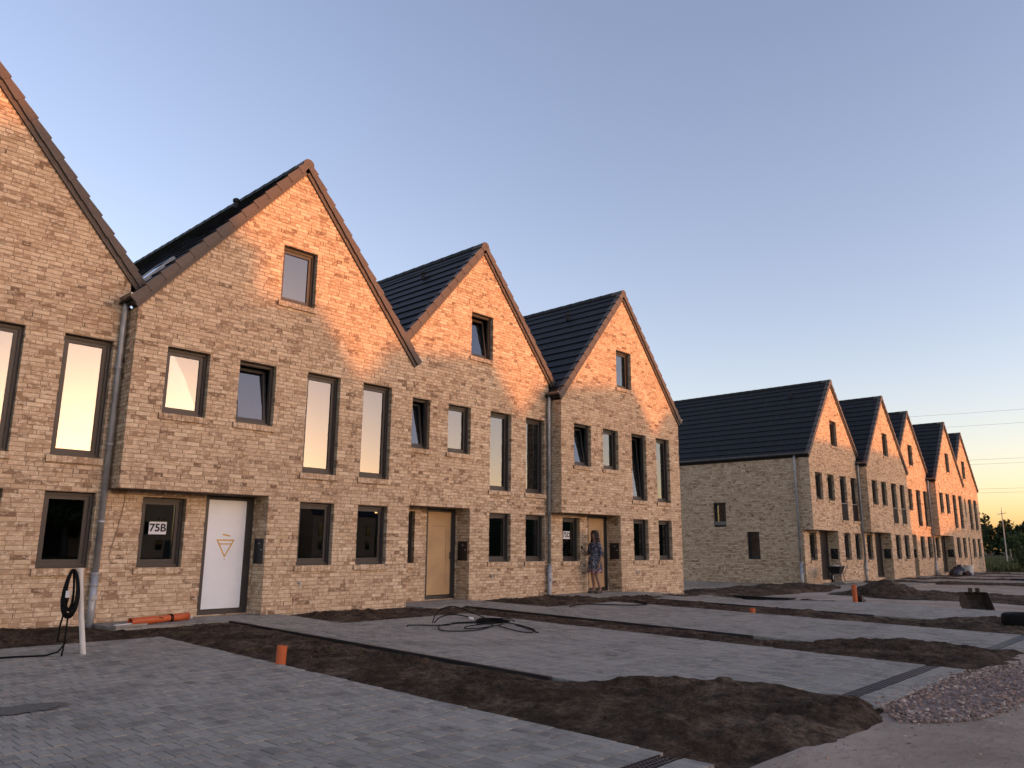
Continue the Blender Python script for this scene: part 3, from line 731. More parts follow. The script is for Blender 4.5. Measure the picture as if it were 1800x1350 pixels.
def house(org, front, left_end=False, right_end=False, nbrick=0, ntile=0, tilt=(), dkind='dark', juliet=False, side_windows=(), base=-.35, seed=1, left_detail=True):
    h = empty('row_house', org)
    pr = front or left_end; xl = -MARG if (front or left_end) else MARG; xr = W+MARG if (front or right_end) else W-MARG
    # ---- wall: mortar bed and bricks
    ups = SMALL + TALL + GRND + ATTIC; rec = (xl-1, RR, base-1, ZO)
    cw = MB(); core(cw, front_map, xl, xr, base, APEX-.01, ups+[rec], True)
    pw = MB(); core(pw, deep_map, xl, RR+.1, base, ZO+.12, [RWIN, RDOOR], False)
    sideP = lambda u, d, z: (RR-d, u, z)                       # recess cheek looking towards the door
    core(pw, sideP, 0.008, REC-.01, base, ZO+.1, [])
    leftP = lambda u, d, z: (xl-d, u, z); rightP = lambda u, d, z: (xr+d, u, z)
    dl = DEPTH if left_end else (1.0 if front else .02); dr = DEPTH if right_end else (1.0 if front else .02)
    zt = gable(xl)
    cs = MB(); rw_ = MB()
    if front or left_end:
        sh = [(w0, w1, a, b) for w0, w1, a, b in side_windows]
        core(cs, leftP, .008, REC+.01, ZO, zt, []); core(cs, leftP, REC+.01, dl, base, zt, sh)
    if front or right_end: core(rw_, rightP, .008, dr, base, zt, [])
    rw_.quad((xl,DEPTH,base),(xr,DEPTH,base),(xr,DEPTH,zt),(xl,DEPTH,zt)) if not (dkind == 'white') else [rw_.quad((a,DEPTH,c),(b,DEPTH,c),(b,DEPTH,e),(a,DEPTH,e)) for a, b, c, e in ((xl,5.36,base,zt),(5.36,5.60,base,.7),(5.36,5.60,2.5,zt),(5.60,xr,base,zt))]
    rw_.add([(xl,DEPTH,zt),(xr,DEPTH,zt),(W/2,DEPTH,APEX)], [(0,1,2)])
    wall = cw.build('wall', MORTAR, h); porch = pw.build('porch_wall', MORTAR, h); rw_.build('rear_wall', MORTAR, h)
    if cs.v: cs.build('side_wall', MORTAR, h)
    inn = MB(); a, b = xl+.03, xr-.03
    for z in (2.46, 5.25): inn.box(a, b, REC+.28 if z < 3 else .26, DEPTH-.03, z, z+.16)
    inn.quad((a,.62,-.04),(b,.62,-.04),(b,DEPTH,-.04),(a,DEPTH,-.04))
    if not left_end: inn.quad((a,.66,base),(a,DEPTH,base),(a,DEPTH,ZO+.2),(a,.66,ZO+.2)); inn.quad((a,.24,ZO+.2),(a,DEPTH,ZO+.2),(a,DEPTH,zt),(a,.24,zt))
    inn.quad((b,.2,base),(b,DEPTH,base),(b,DEPTH,zt),(b,.2,zt))
    inn.quad((a,4.2,2.62),(b,4.2,2.62),(b,4.2,5.25),(a,4.2,5.25)); inn.quad((1.2,4.2,5.41),(4.6,4.2,5.41),(4.0,4.2,7.4),(1.8,4.2,7.4))
    if left_end: inn.quad((.25,.75,-.04),(.25,DEPTH,-.04),(.25,DEPTH,5.25),(.25,.75,5.25))  # partition added behind the side windows to block light through their panes
    if dkind != 'white': inn.quad((a,6.2,base),(b,6.2,base),(b,6.2,2.46),(a,6.2,2.46))
    inn.build('room_shell', INTERIOR, h)
    sf = MB(); sf.box(xl+.004, RR, .006, REC, ZO-.004, ZO+.03); sf.build('soffit', SOFFIT, h)
    B = [('f', p) for p in rows(xl, xr, base, APEX-.03, ups+[rec], seed, True)] + [('d', p) for p in rows(xl, RR-.002, base, ZO-.004, [RWIN, RDOOR], seed+1)]
    area = []
    for k, (u0, u1, za, zb, t) in B:
        y = 0 if k == 'f' else REC; q = [project((org[0]+u, org[1]+y, org[2]+z)) for u, z in ((u0,za),(u1,za),(u1,zb),(u0,zb))]
        if any(v is None for v in q): area.append(0); continue
        c = (sum(v[0] for v in q)/4, sum(v[1] for v in q)/4)
        ok = 0 < c[0] < 1800 and 0 < c[1] < 1350 and za > .06 and (k == 'f' or zb < ZO-.1)
        area.append(abs(sum(q[i][0]*q[(i+1)%4][1]-q[(i+1)%4][0]*q[i][1] for i in range(4)))/2 if ok else 0)
    top = set(np.argsort(-np.array(area))[:nbrick].tolist()) if nbrick else set()
    bk = MB(); rg = random.Random(seed+9)
    for i, (k, (u0, u1, za, zb, t)) in enumerate(B):
        j = rg.uniform(-.0025, .0025); P = front_map if k == 'f' else deep_map
        if i in top:
            link('brick', brick_mesh(round(u1-u0, 3), round(zb-za, 3), int(t*11.99)), wall if k == 'f' else porch, (u0, -j+(0 if k == 'f' else REC), za))
        else: bk.pbox(P, u0, u1, -.10, j, za, zb, t)
    for (P, u0, u1, z0, z1, hs, sd, on) in ((sideP, .012, REC-.002, base, ZO-.004, [], 3, True), (leftP, .012, REC, ZO, zt, [], 4, front or left_end), (leftP, REC+.01, dl, base, zt, side_windows, 5, left_end)):
        if on:
            for (a_, b_, c_, d_, t) in rows(u0, u1, z0, z1, list(hs), seed+sd): bk.pbox(P, a_, b_, -.08, rg.uniform(-.0025,.0025), c_, d_, t)
    bk.build('bricks', BRICK, wall, kind='stuff')
    ws = MB()
    for z, xs in ((2, (3.0,4.4,5.5)), (33, (.8,1.8,2.8,3.9,5.0)), (36, (3.3,4.0,4.8,5.3)), (67, (.5,1.2,2.0,2.7,3.4,4.1,4.9)), (103, (2.4,3.4))):
        for x in xs:
            if xl+.1 < x < xr-.1: ws.box(x, x+.011, -.0035, .0, z*COURSE+.006, (z+1)*COURSE-.004)
    ws.build('weep_slots', SLOT, wall, kind='stuff')
    # ---- windows, door, fittings
    allw = [('s0', SMALL[0]), ('s1', SMALL[1]), ('t0', TALL[0]), ('t1', TALL[1]), ('g0', GRND[0]), ('g1', GRND[1]), ('a', ATTIC[0])]
    for nme, op in allw: window(h, op, 0, 8.0 if nme in tilt and nme[0] != 't' else (4.6 if nme in tilt else 0), True, juliet and nme[0] == 't')
    window(h, RWIN, REC)
    for sw in side_windows:
        # side wall looks towards -x: turn the window a quarter
        window(h, (0, sw[1]-sw[0], sw[2], sw[3]), 0, side=(xl, sw[1], sw[2]))
    door(h, dkind)
    lb = MB(); lb.box(RR-.012, RR-.002, .075, .405, .93, 1.40); lbo = lb.build('letterbox', BOXGREY, h)
    f = MB(); f.box(RR-.016, RR-.012, .10, .38, 1.20, 1.215); f.build('flap', BLACK, lbo)
    tg = MB(); tg.box(RR-.0155, RR-.012, .2, .25, 1.30, 1.312); tg.box(RR-.0155, RR-.012, .11, .16, 1.185, 1.197); tg.build('name_tag', PAPER, lbo)
    tp = MB(); tp.tube([(3.31,-.0,.55),(3.31,-.06,.55)], .018, 8); tp.tube([(3.31,-.05,.56),(3.31,-.06,.48)], .013, 8); tp.box(3.28, 3.34, -.04, -.03, .575, .59); tp.build('garden_tap', ZINC, h)
    # ---- roof and rainwater goods
    ends = (3.24 if pr else 2.93, 3.24 if (front or right_end) else 2.93)
    ro = roof(h, ends, DEPTH, -1, ntile, org)
    vent(ro, -1, 1.0, 1.7)
    zg = 5.57
    if front or left_end:
        gutter(h, -.298, -.035, DEPTH if left_end else REC-.005, zg, True)
    if front or right_end:
        gutter(h, W+.298+.08, -.035, DEPTH if right_end else REC-.005, zg, True)
    if left_end: downpipe(h, -.298, .62, base, zg, -.298, .62)
    elif front: downpipe(h, -.298, REC-.085, base, zg, -.298, REC-.10)
    return h

S = .4609; X2, Y2, Z2 = 28.797, -.4157, -.127
GH = 'gabled brick row houses'
hA = tag(house((-W, S, 0), False, nbrick=300, tilt=(), dkind='ply', seed=101), 'tan brick gabled house set back next to 75B with zinc downpipe in its corner', 'house', GH)
hB = tag(house((0, 0, 0), True, nbrick=300, ntile=0, tilt=('s1',), dkind='white', seed=202), 'projecting tan brick gabled house with 75B sheet and white door marked in yellow', 'house', GH)
hC = tag(house((W, S, 0), False, nbrick=300, ntile=220, tilt=('s0','a'), dkind='ply', seed=303), 'set-back tan brick gabled house between 75B and 75D with tan board door', 'house', GH)
hD = tag(house((2*W, 0, 0), True, right_end=True, nbrick=300, ntile=220, tilt=('s0','t0'), dkind='ply', seed=404, base=-.6), 'projecting tan brick gabled end house with 75D sheet and a woman at its door', 'house', GH)
SIDE = [(4.16-.045,4.81-.045,2.24-Z2,3.37-Z2), (2.56-.045,3.17-.045,.78-Z2,2.0-Z2)]
hE = tag(house((X2, Y2+S, Z2), False, left_end=True, ntile=300, juliet=True, side_windows=SIDE, seed=505, base=-.8), 'brick gabled end house with long two-window side wall and wheelbarrow at its door', 'house', GH)
hF = tag(house((X2+W, Y2, Z2), True, juliet=True, seed=606), 'projecting brick gabled house directly next to the house with the wheelbarrow', 'house', GH)
hG = tag(house((X2+2*W, Y2+S, Z2), False, seed=707), 'set-back brick gabled house in the middle of the farther row of five', 'house', GH)
hH = tag(house((X2+3*W, Y2, Z2), True, seed=808), 'projecting brick gabled house with dark bags and white bucket at its door', 'house', GH)
hI = tag(house((X2+4*W, Y2+S, Z2), False, right_end=True, seed=909), 'last brick gabled house of the farther row, beside the meadow', 'house', GH)

sign(hB, '75B', .565, .875, 1.455, 1.675, REC+.085)
sign(hD, '75D', .50, .80, 1.50, 1.715, REC+.085)
# skylight on the near roof slope of 75B
sk = MB(); q = lambda s, y, p: slope_pt(-1, s, y, p)
def sbox(mb, s0, s1, y0, y1, p0, p1):
    v = [q(s0,y0,p0),q(s1,y0,p0),q(s1,y1,p0),q(s0,y1,p0),q(s0,y0,p1),q(s1,y0,p1),q(s1,y1,p1),q(s0,y1,p1)]
    mb.add(v, [(0,1,2,3),(4,7,6,5),(0,4,5,1),(1,5,6,2),(2,6,7,3),(3,7,4,0)])
for a in ((3.3,3.36,1.0,1.9),(4.3,4.36,1.0,1.9),(3.36,4.3,1.0,1.06),(3.36,4.3,1.84,1.9)): sbox(sk, a[0], a[1], a[2], a[3], .02, .085)
sko = sk.build('skylight', ZINC, hB); sg = MB(); sbox(sg, 3.36, 4.3, 1.06, 1.84, .06, .07); sg.build('pane', GLASS, sko)
# loose bell wire on the wall of 75B, small white lamps under the overhangs of the farther row
wr = MB(); wr.tube([(.06,REC-.012,2.19),(.07,REC-.014,2.0),(.035,REC-.015,1.75),(.0,REC-.02,1.5),(-.06,REC-.02,1.25),(-.09,REC-.02,1.08),(-.05,REC-.03,.98),(.03,REC-.03,.965),(.06,REC-.03,.99)], .006, 6)
wr.build('bell_wire', simple('pale_wire', (.34,.22,.15), .6), hB, smooth=True)
for hh in (hE, hF, hH):
    lm = MB(); lm.lathe([(.05,0),(.06,-.02),(.055,-.05),(.02,-.07)], 12, (.62, .22, ZO-.004)); lm.build('porch_lamp', PVC_WHITE, hh)

# ---------------------------------------------------------------- across the road, behind the photographer: what throws the long shadows
def far_house(x, y, z, wid, dep, eave, ridge, along_x, label, rz=math.pi):
    h = tag(empty('opposite_house', (x, y, z), 0), label, 'house', 'houses across the road')
    m = MB(); hw, hd = wid/2, dep/2
    m.box(-hw, hw, -hd, hd, -.5, eave)
    if along_x:
        m.add([(-hw,-hd,eave),(-hw,hd,eave),(-hw,0,ridge-.15)], [(0,1,2)]); m.add([(hw,-hd,eave),(hw,hd,eave),(hw,0,ridge-.15)], [(0,1,2)])
    else:
        m.add([(-hw,-hd,eave),(hw,-hd,eave),(0,-hd,ridge-.15)], [(0,1,2)]); m.add([(-hw,hd,eave),(hw,hd,eave),(0,hd,ridge-.15)], [(0,1,2)])
    m.build('wall', BRICK_TEX, h)
    r = MB(); o = .12
    if along_x: sl = [[(-hw-o,-hd-o,eave-.1),(hw+o,-hd-o,eave-.1),(hw+o,0,ridge),(-hw-o,0,ridge)], [(-hw-o,hd+o,eave-.1),(hw+o,hd+o,eave-.1),(hw+o,0,ridge),(-hw-o,0,ridge)]]
    else: sl = [[(-hw-o,-hd-o,eave-.1),(-hw-o,hd+o,eave-.1),(0,hd+o,ridge),(0,-hd-o,ridge)], [(hw+o,-hd-o,eave-.1),(hw+o,hd+o,eave-.1),(0,hd+o,ridge),(0,-hd-o,ridge)]]
    for s_ in sl: r.quad(*s_); r.quad(*[(a, b, c-.14) for a, b, c in s_][::-1])
    r.build('roof', TILE, h)
    for k in range(max(2, int(wid/2.7))):
        for zz, hh in ((.9, 1.25), (3.0, 1.9)):
            cx = -hw + (k+.5)*wid/max(2, int(wid/2.7)); w = MB(); w.box(cx-.42, cx+.42, hd, hd+.04, zz, zz+hh); wo = w.build('window', FRAME, h)
            p = MB(); p.box(cx-.35, cx+.35, hd+.04, hd+.05, zz+.08, zz+hh-.08); p.build('pane', GLASS, wo)
    d = MB(); d.box(-.45-hw*.1, .45-hw*.1, hd, hd+.05, -.2, 2.1); d.build('door', BOXGREY, h)
    return h
D0 = 87.0
for k, lab in zip((-1, 0, 1, 2), ('gabled house across the road beside the tall trees', 'second gabled house across the road from the tall trees', 'third gabled house across the road from the tall trees', 'fourth gabled house across the road, at the open end of its row')):
    far_house(39.1+5.8*k, -D0-5.5, -.4, 5.8, 11, 7.0, 10.52, False, lab)
far_house(66.0, -D0-5.0, -.3, 11.6, 8, 6.2, 10.55, True, 'long house with its ridge along the road across from the farther row')
far_house(87.5, -D0-5.0, -.4, 9, 8, 5.0, 8.9, True, 'low house across the road beyond the open gap')

# ---------------------------------------------------------------- trees, meadow
def crown(mb, c, r, n, leaf, seed, clumps=26, lo=.35):
    rg = np.random.default_rng(seed)
    d = rg.normal(size=(clumps, 3)); d /= np.linalg.norm(d, axis=1)[:, None]
    cc = np.array(c) + d*np.array(r)*(rg.uniform(.25, .88, (clumps, 1))); rc = rg.uniform(.20, .42, clumps)*min(r)
    w = rg.integers(0, clumps, n); q = rg.normal(size=(n, 3)); q /= np.linalg.norm(q, axis=1)[:, None]
    p = cc[w] + q*(rc[w]*rg.uniform(.5, 1.05, n))[:, None]
    u = rg.normal(size=(n, 3)); u /= np.linalg.norm(u, axis=1)[:, None]; v = np.cross(u, rg.normal(size=(n, 3))); v /= np.linalg.norm(v, axis=1)[:, None]
    s = leaf*rg.uniform(.6, 1.3, n)[:, None]
    tn = np.clip(.45 + .25*rg.normal(size=n) + .35*(rg.random(clumps)[w]-.5), 0, 1)
    A = p-u*s-v*s*.5; B_ = p+u*s*.2-v*s*.6; C_ = p+u*s+v*s*.4; D_ = p-u*s*.1+v*s*.6
    for i in range(n): mb.add([tuple(A[i]), tuple(B_[i]), tuple(C_[i]), tuple(D_[i])], [(0,1,2,3)], float(tn[i]))
    return cc
def tree(name, x, y, z, h, r, n, leaf, seed, label, group, lm, trunk=None, cb=.3):
    t = tag(empty(name, (x, y, z)), label, 'tree', group); rg = random.Random(seed)
    m = MB(); cz = h*(cb+(1-cb)/2); cc = crown(m, (0,0,cz), (r, r, h*(1-cb)/2), n, leaf, seed); m.build('crown', lm, t)
    k = MB(); tr = trunk or h*.022; k.tube([(0,0,-.3),(rg.uniform(-.1,.1),0,h*.3),(rg.uniform(-.2,.2),rg.uniform(-.2,.2),h*.8)], [tr*1.3, tr, tr*.35], 7)
    for c in cc[:7]: k.tube([(0,0,h*rg.uniform(.28,.5)), tuple(c*np.array((.5,.5,.9))), tuple(c)], [tr*.5, tr*.3, tr*.1], 5)
    k.build('trunk', BARK, t); return t
# tall trees across the road
for i, (x, y, h, r, lab) in enumerate([(28.2,-92,14.9,4.4,'tall broad tree at the end of the trees across the road'), (32.6,-93,12.3,3.0,'tall tree standing against the gabled houses across the road'), (19.5,-90,13.6,4.6,'tallest dense tree across the road'), (30.9,-95,13.3,3.3,'slim tall tree squeezed between the other trees across the road'), (77.0,-97,6.3,3.6,'low round tree in the gap across the road')]):
    tree('roadside_tree', x, y, -.4, h, r, 13000, .36, 40+i, lab, 'trees across the road', LEAF_MID, cb=.12)
hp = [(-60,-96),(72,-106),(84,-104),(120,-90),(160,-60),(190,-22)]; hg = MB(); hr = random.Random(12); pts = []  # unseen hedge added to shade low walls and darken window reflections
for (x0, y0), (x1, y1) in zip(hp[:-1], hp[1:]):
    L = math.hypot(x1-x0, y1-y0); m = int(L/2.4)
    for k in range(m): pts.append((x0+(x1-x0)*k/m, y0+(y1-y0)*k/m, 6.4 if 71 < x0+(x1-x0)*k/m < 81 else (7.6 if x0+(x1-x0)*k/m < 72 else 8.2)))
prevr = None
for k, (x, y, h) in enumerate(pts):
    h = h*(.86+.1*hr.random()); rg0 = [(x+dx*(.8+.4*hr.random()), y+dy*(.8+.4*hr.random()), z*h-.6) for dx, dy, z in ((0,1.6,0),(0,1.5,.6),(0,.8,.92),(0,0,1),(0,-.8,.9),(0,-1.5,.5),(0,-1.6,0))]
    if prevr: hg.add(prevr+rg0, [(a, a+1, a+8, a+7) for a in range(6)], .15)
    prevr = rg0; crown(hg, (x, y, h*.55-.3), (1.5,1.7,h*.5), 130, .36, 300+k, 8)
tag(hg.build('shade_hedge', LEAF_DARK, kind='stuff'), 'dark field hedge behind the houses across the road', 'hedge')
# wood at the far end of the meadow
rw = random.Random(77)
dirs = []
for k in range(30):
    az = 62 + k*1.02 + rw.uniform(-.3, .3); dist = 262 + rw.uniform(-14, 30); hgt = 10.6 + rw.uniform(-1.4, 2.4)
    x = CAM.x + dist*math.sin(R(az)); y = CAM.y + dist*math.cos(R(az))
    tree('woodland_tree', x, y, -.6, hgt, rw.uniform(3.6, 5.2), 1000, .55, 500+k, 'dark leafy tree in the wood beyond the meadow', 'trees of the far wood', LEAF_DARK, cb=.05)
us = MB()
for k in range(46):
    az = 61 + k*.7; dist = 268 + rw.uniform(0, 22); crown(us, (CAM.x+dist*math.sin(R(az)), CAM.y+dist*math.cos(R(az)), 2.2), (3.4,3.4,2.9), 150, .55, 900+k, 7)
tag(us.build('undergrowth', LEAF_DARK, kind='stuff'), 'dark undergrowth along the edge of the far wood', 'undergrowth')
def at_px(px, dist):
    a = _fw + _rt*((px-900)/FPX); a.z = 0; a.normalize(); return CAM.x+a.x*dist, CAM.y+a.y*dist
x, y = at_px(1787, 112); yt = tree('young_tree', x, y, -.45, 3.5, 1.05, 900, .12, 61, 'young staked tree with light green crown in the meadow', None, LEAF_MID, .035, .33)
st = MB()
for dx, dy in ((.45,.2),(-.4,.3),(.05,-.45)): st.tube([(dx,dy,-.2),(dx,dy,1.15)], .045, 6)
st.build('stake', PVC_WHITE, yt)
x, y = at_px(1760, 64); tree('shrub', x, y, -.45, 2.0, .85, 800, .09, 62, 'loose green shrub in the meadow near the last house', None, LEAF_MID, .03, .1)
x, y = at_px(1794, 50); tree('shrub', x, y, -.45, 1.15, .9, 700, .07, 63, 'low dense shrub at the near edge of the meadow', None, LEAF_MID, .02, .05)
for px, dist, h, r, lab in ((1745, 150, 4.8, 1.9, 'bushy mid-green tree standing before the wood next to the last house'), (1772, 165, 5.0, 2.2, 'rounded mid-green tree in the meadow before the wood')):
    x, y = at_px(px, dist); tree('meadow_tree', x, y, -.45, h, r, 900, .22, int(px), lab, None, LEAF_MID, cb=.12)
gm = MB(); rg_ = np.random.default_rng(8)
n = 15000; dd = 47+ (rg_.random(n)**1.6)*110; ap = rg_.uniform(1690, 1990, n)
for i in range(n):
    x, y = at_px(ap[i], dd[i])
    if x < 58.8 and y > -11: continue
    hh = rg_.uniform(.22, .6)*(1 if dd[i] > 52 else .7); a = rg_.uniform(0, 6.28); w = .03+.0006*dd[i]; lx, ly = rg_.normal(0, .12, 2)
    z = float(ground_z(np.array(x), np.array(y)))
    gm.add([(x-w*math.cos(a), y-w*math.sin(a), z), (x+w*math.cos(a), y+w*math.sin(a), z), (x+lx, y+ly, z+hh)], [(0,1,2)], float(rg_.random()))
tag(gm.build('grass', GRASS, kind='stuff'), 'tall unmown meadow grass beyond the last house', 'grass')

# overhead wires and a thin pole beyond the last house
WIRE = simple('wire', (.34,.30,.26), .7)
base_dir = at_px(1745, 1.0); bd = Vector((base_dir[0]-CAM.x, base_dir[1]-CAM.y, 0)); perp = Vector((bd.y, -bd.x, 0))
for y_px, lab in ((771,'topmost overhead power wire'), (790,'overhead wire just below the topmost one'), (840,'upper wire of the middle overhead pair'), (846.5,'lower wire of the middle overhead pair'), (882,'upper wire of the lowest overhead pair'), (887.5,'lower wire of the lowest overhead pair')):
    dist = 150; h = CAM.z + (965-y_px)/FPX*dist*1.25; c = Vector((CAM.x, CAM.y, h)) + bd*dist*1.2
    mb = MB(); mb.tube([tuple(c+perp*t+Vector((0,0,.00055*(t-20)**2+.022*t))) for t in range(-70, 91, 8)], .021, 5)
    tag(mb.build('power_wire', WIRE), lab + ' above the meadow', 'wire', 'overhead wires')
x, y = at_px(1733, 105); mb = MB(); mb.tube([(x,y,-.6),(x,y,5.6)], [.075,.045], 7); mb.tube([tuple(Vector((x,y,5.2))-perp*.45), tuple(Vector((x,y,5.35))+perp*.45)], .035, 5); mb.tube([(x,y,5.5),(x+.1,y,6.0)], .025, 5)
tag(mb.build('utility_pole', simple('pale_pole', (.40,.37,.33), .7)), 'thin pale pole with short crossarm beyond the last house', 'pole')
x, y = at_px(1742, 90); mb = MB(); mb.tube([(x,y,-.6),(x-.08,y+.1,1.35)], .05, 6); tag(mb.build('wooden_post', simple('post_wood', (.30,.24,.17), .9)), 'short pale wooden post in the meadow', 'post')
x, y = at_px(1763, 46); pt = tag(empty('pallet', (x, y, -.45), .9), 'dark wooden pallet on blocks in the meadow grass', 'pallet'); DW = simple('dark_wood', (.022,.018,.015), .9)
for k in range(6): m_ = MB(); m_.box(-.6, .6, -.5+k*.17, -.4+k*.17, .30, .34); m_.build('board', DW, pt)
for k in (-.5, 0, .5): m_ = MB(); m_.box(k-.06, k+.06, -.48, .44, .0, .30); m_.build('block', DW, pt)

# ---------------------------------------------------------------- loose things on the site
gz = lambda x, y: float(grade(x, y))
# white post with a hanging coil of black cable
px_, py_ = -1.51, -3.02; z0 = gz(px_, py_)
mb = MB(); top = Vector((px_-.145, py_+.02, z0+1.0)); mb.tube([(px_, py_, z0-.05), (px_-.085, py_+.01, z0+.50), tuple(top)], .031, 14); mb.lathe([(.034,0),(.034,.02),(.02,.025)], 14, tuple(top))
tag(mb.build('post', PVC_WHITE, smooth=False), 'leaning white plastic post standing on grey paving', 'post')
rr = random.Random(4); mb = MB(); c = top + Vector((-.085, -.05, -.02))
for k in range(15):
    w = rr.uniform(.03, .095); L = rr.uniform(.46, .60); o = rr.uniform(-.03, .03); pts = []
    for a in range(25):
        t = a/24*2*math.pi
        x = math.sin(t)*w*(1-.3*math.cos(t)); z = -(1-math.cos(t))/2*L
        pts.append((c.x+x*.72+o*.5-.02, c.y-x*.68+o-.01*k*.4, c.z+.03+z))
    mb.tube(pts, .011, 6, cap=False)
tail = [tuple(c+Vector((-.03,0,-.30))), tuple(c+Vector((-.10,-.05,-.62))), tuple(c+Vector((-.12,-.08,-.80)))]
tz = lambda x, y: gz(x, y)+.014
tail += [(px_-.22,py_-.02,z0+.16), (px_-.30,py_-.02,z0+.05), (px_-.42,py_+.02,tz(-1.9,-3)), (px_-.75,py_+.16,tz(-2.2,-3)), (px_-1.3,py_+.2,tz(-2.8,-3)), (px_-2.2,py_+.1,tz(-3.7,-3))]
mb.tube(tail, .011, 6); mb.tube([tuple(c+Vector((-.01,0,-.5))), tuple(c+Vector((-.02,-.02,-.8))), tuple(c+Vector((-.045,-.03,-1.05)))], .010, 6)
cb = mb.build('cable_coil', RUBBER, smooth=True); tag(cb, 'black cable hung in loops on the white post, trailing over the paving', 'cable')
wl = MB(); wl.lathe([(.035,0),(.035,.08)], 10, (c.x-.05, c.y-.02, c.z-.30)); wl.build('cable_label', PAPER, cb)
# orange pipe with white conduits on the path of 75B
pa, pb = Vector((.02,-.44,.065)), Vector((1.15,-.02,.065)); ax = (pb-pa).normalized()
t = tag(empty('drain_pipe', (0,0,0)), 'orange plastic pipe piece lying by the wall of 75B', 'pipe')
mb = MB(); mb.tube([tuple(pa), tuple(pa+ax*.50)], .062, 18, cap=False); mb.tube([tuple(pa), tuple(pa+ax*.50)], .056, 18, cap=False)
mb.tube([tuple(pa+ax*.48), tuple(pa+ax*.53), tuple(pa+ax*.80), tuple(pa+ax*.84), tuple(pb)], [.062,.055,.055,.064,.064], 18)
mb.build('pipe', ORANGE, t, smooth=True)
mb = MB()
for s_, r_ in ((.80,.069),(.83,.069)): mb.tube([tuple(pa+ax*(s_-.008)), tuple(pa+ax*(s_+.008))], r_, 16)
mb.tube([tuple(pa+ax*.55+Vector((0,-.05,.03))), tuple(pa+ax*.64+Vector((0,-.062,.015)))], .008, 6); mb.build('strap', RUBBER, t)
mb = MB(); mb.tube([tuple(pa-ax*.30+Vector((.0,-.02,-.035))), tuple(pb+ax*.10+Vector((0,0,-.03)))], .022, 10); mb.tube([tuple(pa-ax*.20+Vector((0,.03,-.035))), tuple(pa+ax*.2+Vector((0,.02,-.03)))], .016, 8); mb.build('conduit', PVC_WHITE, t, smooth=True)
mb = MB(); mb.box(-.40, .16, -.55, -.40, .0, .03); o = mb.build('concrete_slab', PAVER); o.rotation_euler = (0, 0, .25); o.location = (.0, .02, .004); tag(o, 'thin grey slab piece under the end of the orange pipe', 'slab')
def stub(x, y, r, h, label, lean=0):
    z = gz(x, y); mb = MB(); mb.tube([(x,y,z-.08),(x+lean,y,z+h)], r, 18, cap=False); mb.tube([(x,y,z-.08),(x+lean,y,z+h)], r-.006, 18, cap=False)
    mb.tube([(x+lean*.6,y,z+h*.60),(x+lean*.62,y,z+h*.66)], r*1.04, 18, cap=False)
    mb.quad((x-r*.6,y-r*.6,z+h*.5),(x+r*.6,y-r*.6,z+h*.5),(x+r*.6,y+r*.6,z+h*.5),(x-r*.6,y+r*.6,z+h*.5))
    tag(mb.build('pipe_stub', ORANGE, smooth=True), label, 'pipe', 'orange drain pipe stubs')
stub(-.12, -5.22, .058, .20, 'short orange pipe stub at the paving edge beside the broad soil bed', .012)
stub(10.92, -5.66, .060, .09, 'very short orange pipe stub at the edge of the drive to the board door')
stub(16.84, -5.70, .062, .44, 'tall orange pipe stub beside the sandy trench', -.015)
mb = MB(); mb.box(17.0, 17.12, -5.82, -5.70, gz(17,-5.7)-.02, gz(17,-5.7)+.16); mb.box(17.0, 17.35, -5.8, -5.72, gz(17,-5.7)-.02, gz(17,-5.7)+.05); tag(mb.build('junction_box', BLACK), 'small black box beside the tall orange pipe', 'box')
# cable heap on the drive of 75B
zc = gz(4.5, -3.7)+.016; mb = MB(); ctr = Vector((4.75, -3.75, zc))
def curve(pts, r=.0092, sub=6):
    P = [Vector(p) for p in pts]; o = []
    for i in range(len(P)-1):
        p0, p1, p2, p3 = P[max(i-1,0)], P[i], P[i+1], P[min(i+2,len(P)-1)]
        for k in range(sub):
            t = k/sub; o.append(tuple(.5*((2*p1)+(p2-p0)*t+(2*p0-5*p1+4*p2-p3)*t*t+(3*p1-p0-3*p2+p3)*t**3)))
    o.append(tuple(P[-1])); return o
def flat(pts, h=0): return [(a, b, gz(a, b)+.016+h) for a, b in pts]
mb.tube(curve(flat([(3.40,-3.25),(3.55,-3.15),(4.0,-3.5),(4.4,-3.35),(4.9,-3.5),(4.95,-3.8),(4.5,-3.75)])), .0092, 6)
mb.tube(curve(flat([(4.9,-3.75),(4.4,-3.45),(3.9,-3.5),(3.45,-4.05),(3.75,-4.35),(4.25,-4.25),(4.7,-3.95),(5.0,-3.6)])), .0092, 6)
mb.tube(curve(flat([(4.8,-3.85),(4.1,-3.95),(3.85,-4.2),(4.2,-4.25),(4.75,-4.1),(5.1,-3.8),(5.4,-3.4),(5.6,-3.5),(5.3,-3.9)], .012)), .0092, 6)
mb.tube(curve(flat([(4.6,-4.2),(4.3,-4.9),(4.35,-5.15),(4.65,-4.95),(4.95,-4.4),(5.05,-3.9),(4.7,-3.75)], .006)), .0092, 6)
mb.tube(curve(flat([(4.9,-4.3),(4.55,-5.0),(4.40,-5.2),(4.42,-5.25)], .012)), .010, 6)
for k in range(4): mb.tube(curve(flat([(5.05+.08*math.cos(a+k)*1+.28*math.cos(a), -3.62+.26*math.sin(a)*(.8+.1*k)) for a in np.linspace(0, 5.8, 9)], .012*k)), .0092, 6)
b0 = Vector((4.12,-3.05,zc)); mb.tube(curve([tuple(b0), tuple(b0+Vector((.12,.02,.17))), tuple(b0+Vector((.34,-.12,.27))), tuple(b0+Vector((.62,-.36,.16))), tuple(b0+Vector((.85,-.58,.02)))]), .0092, 6)
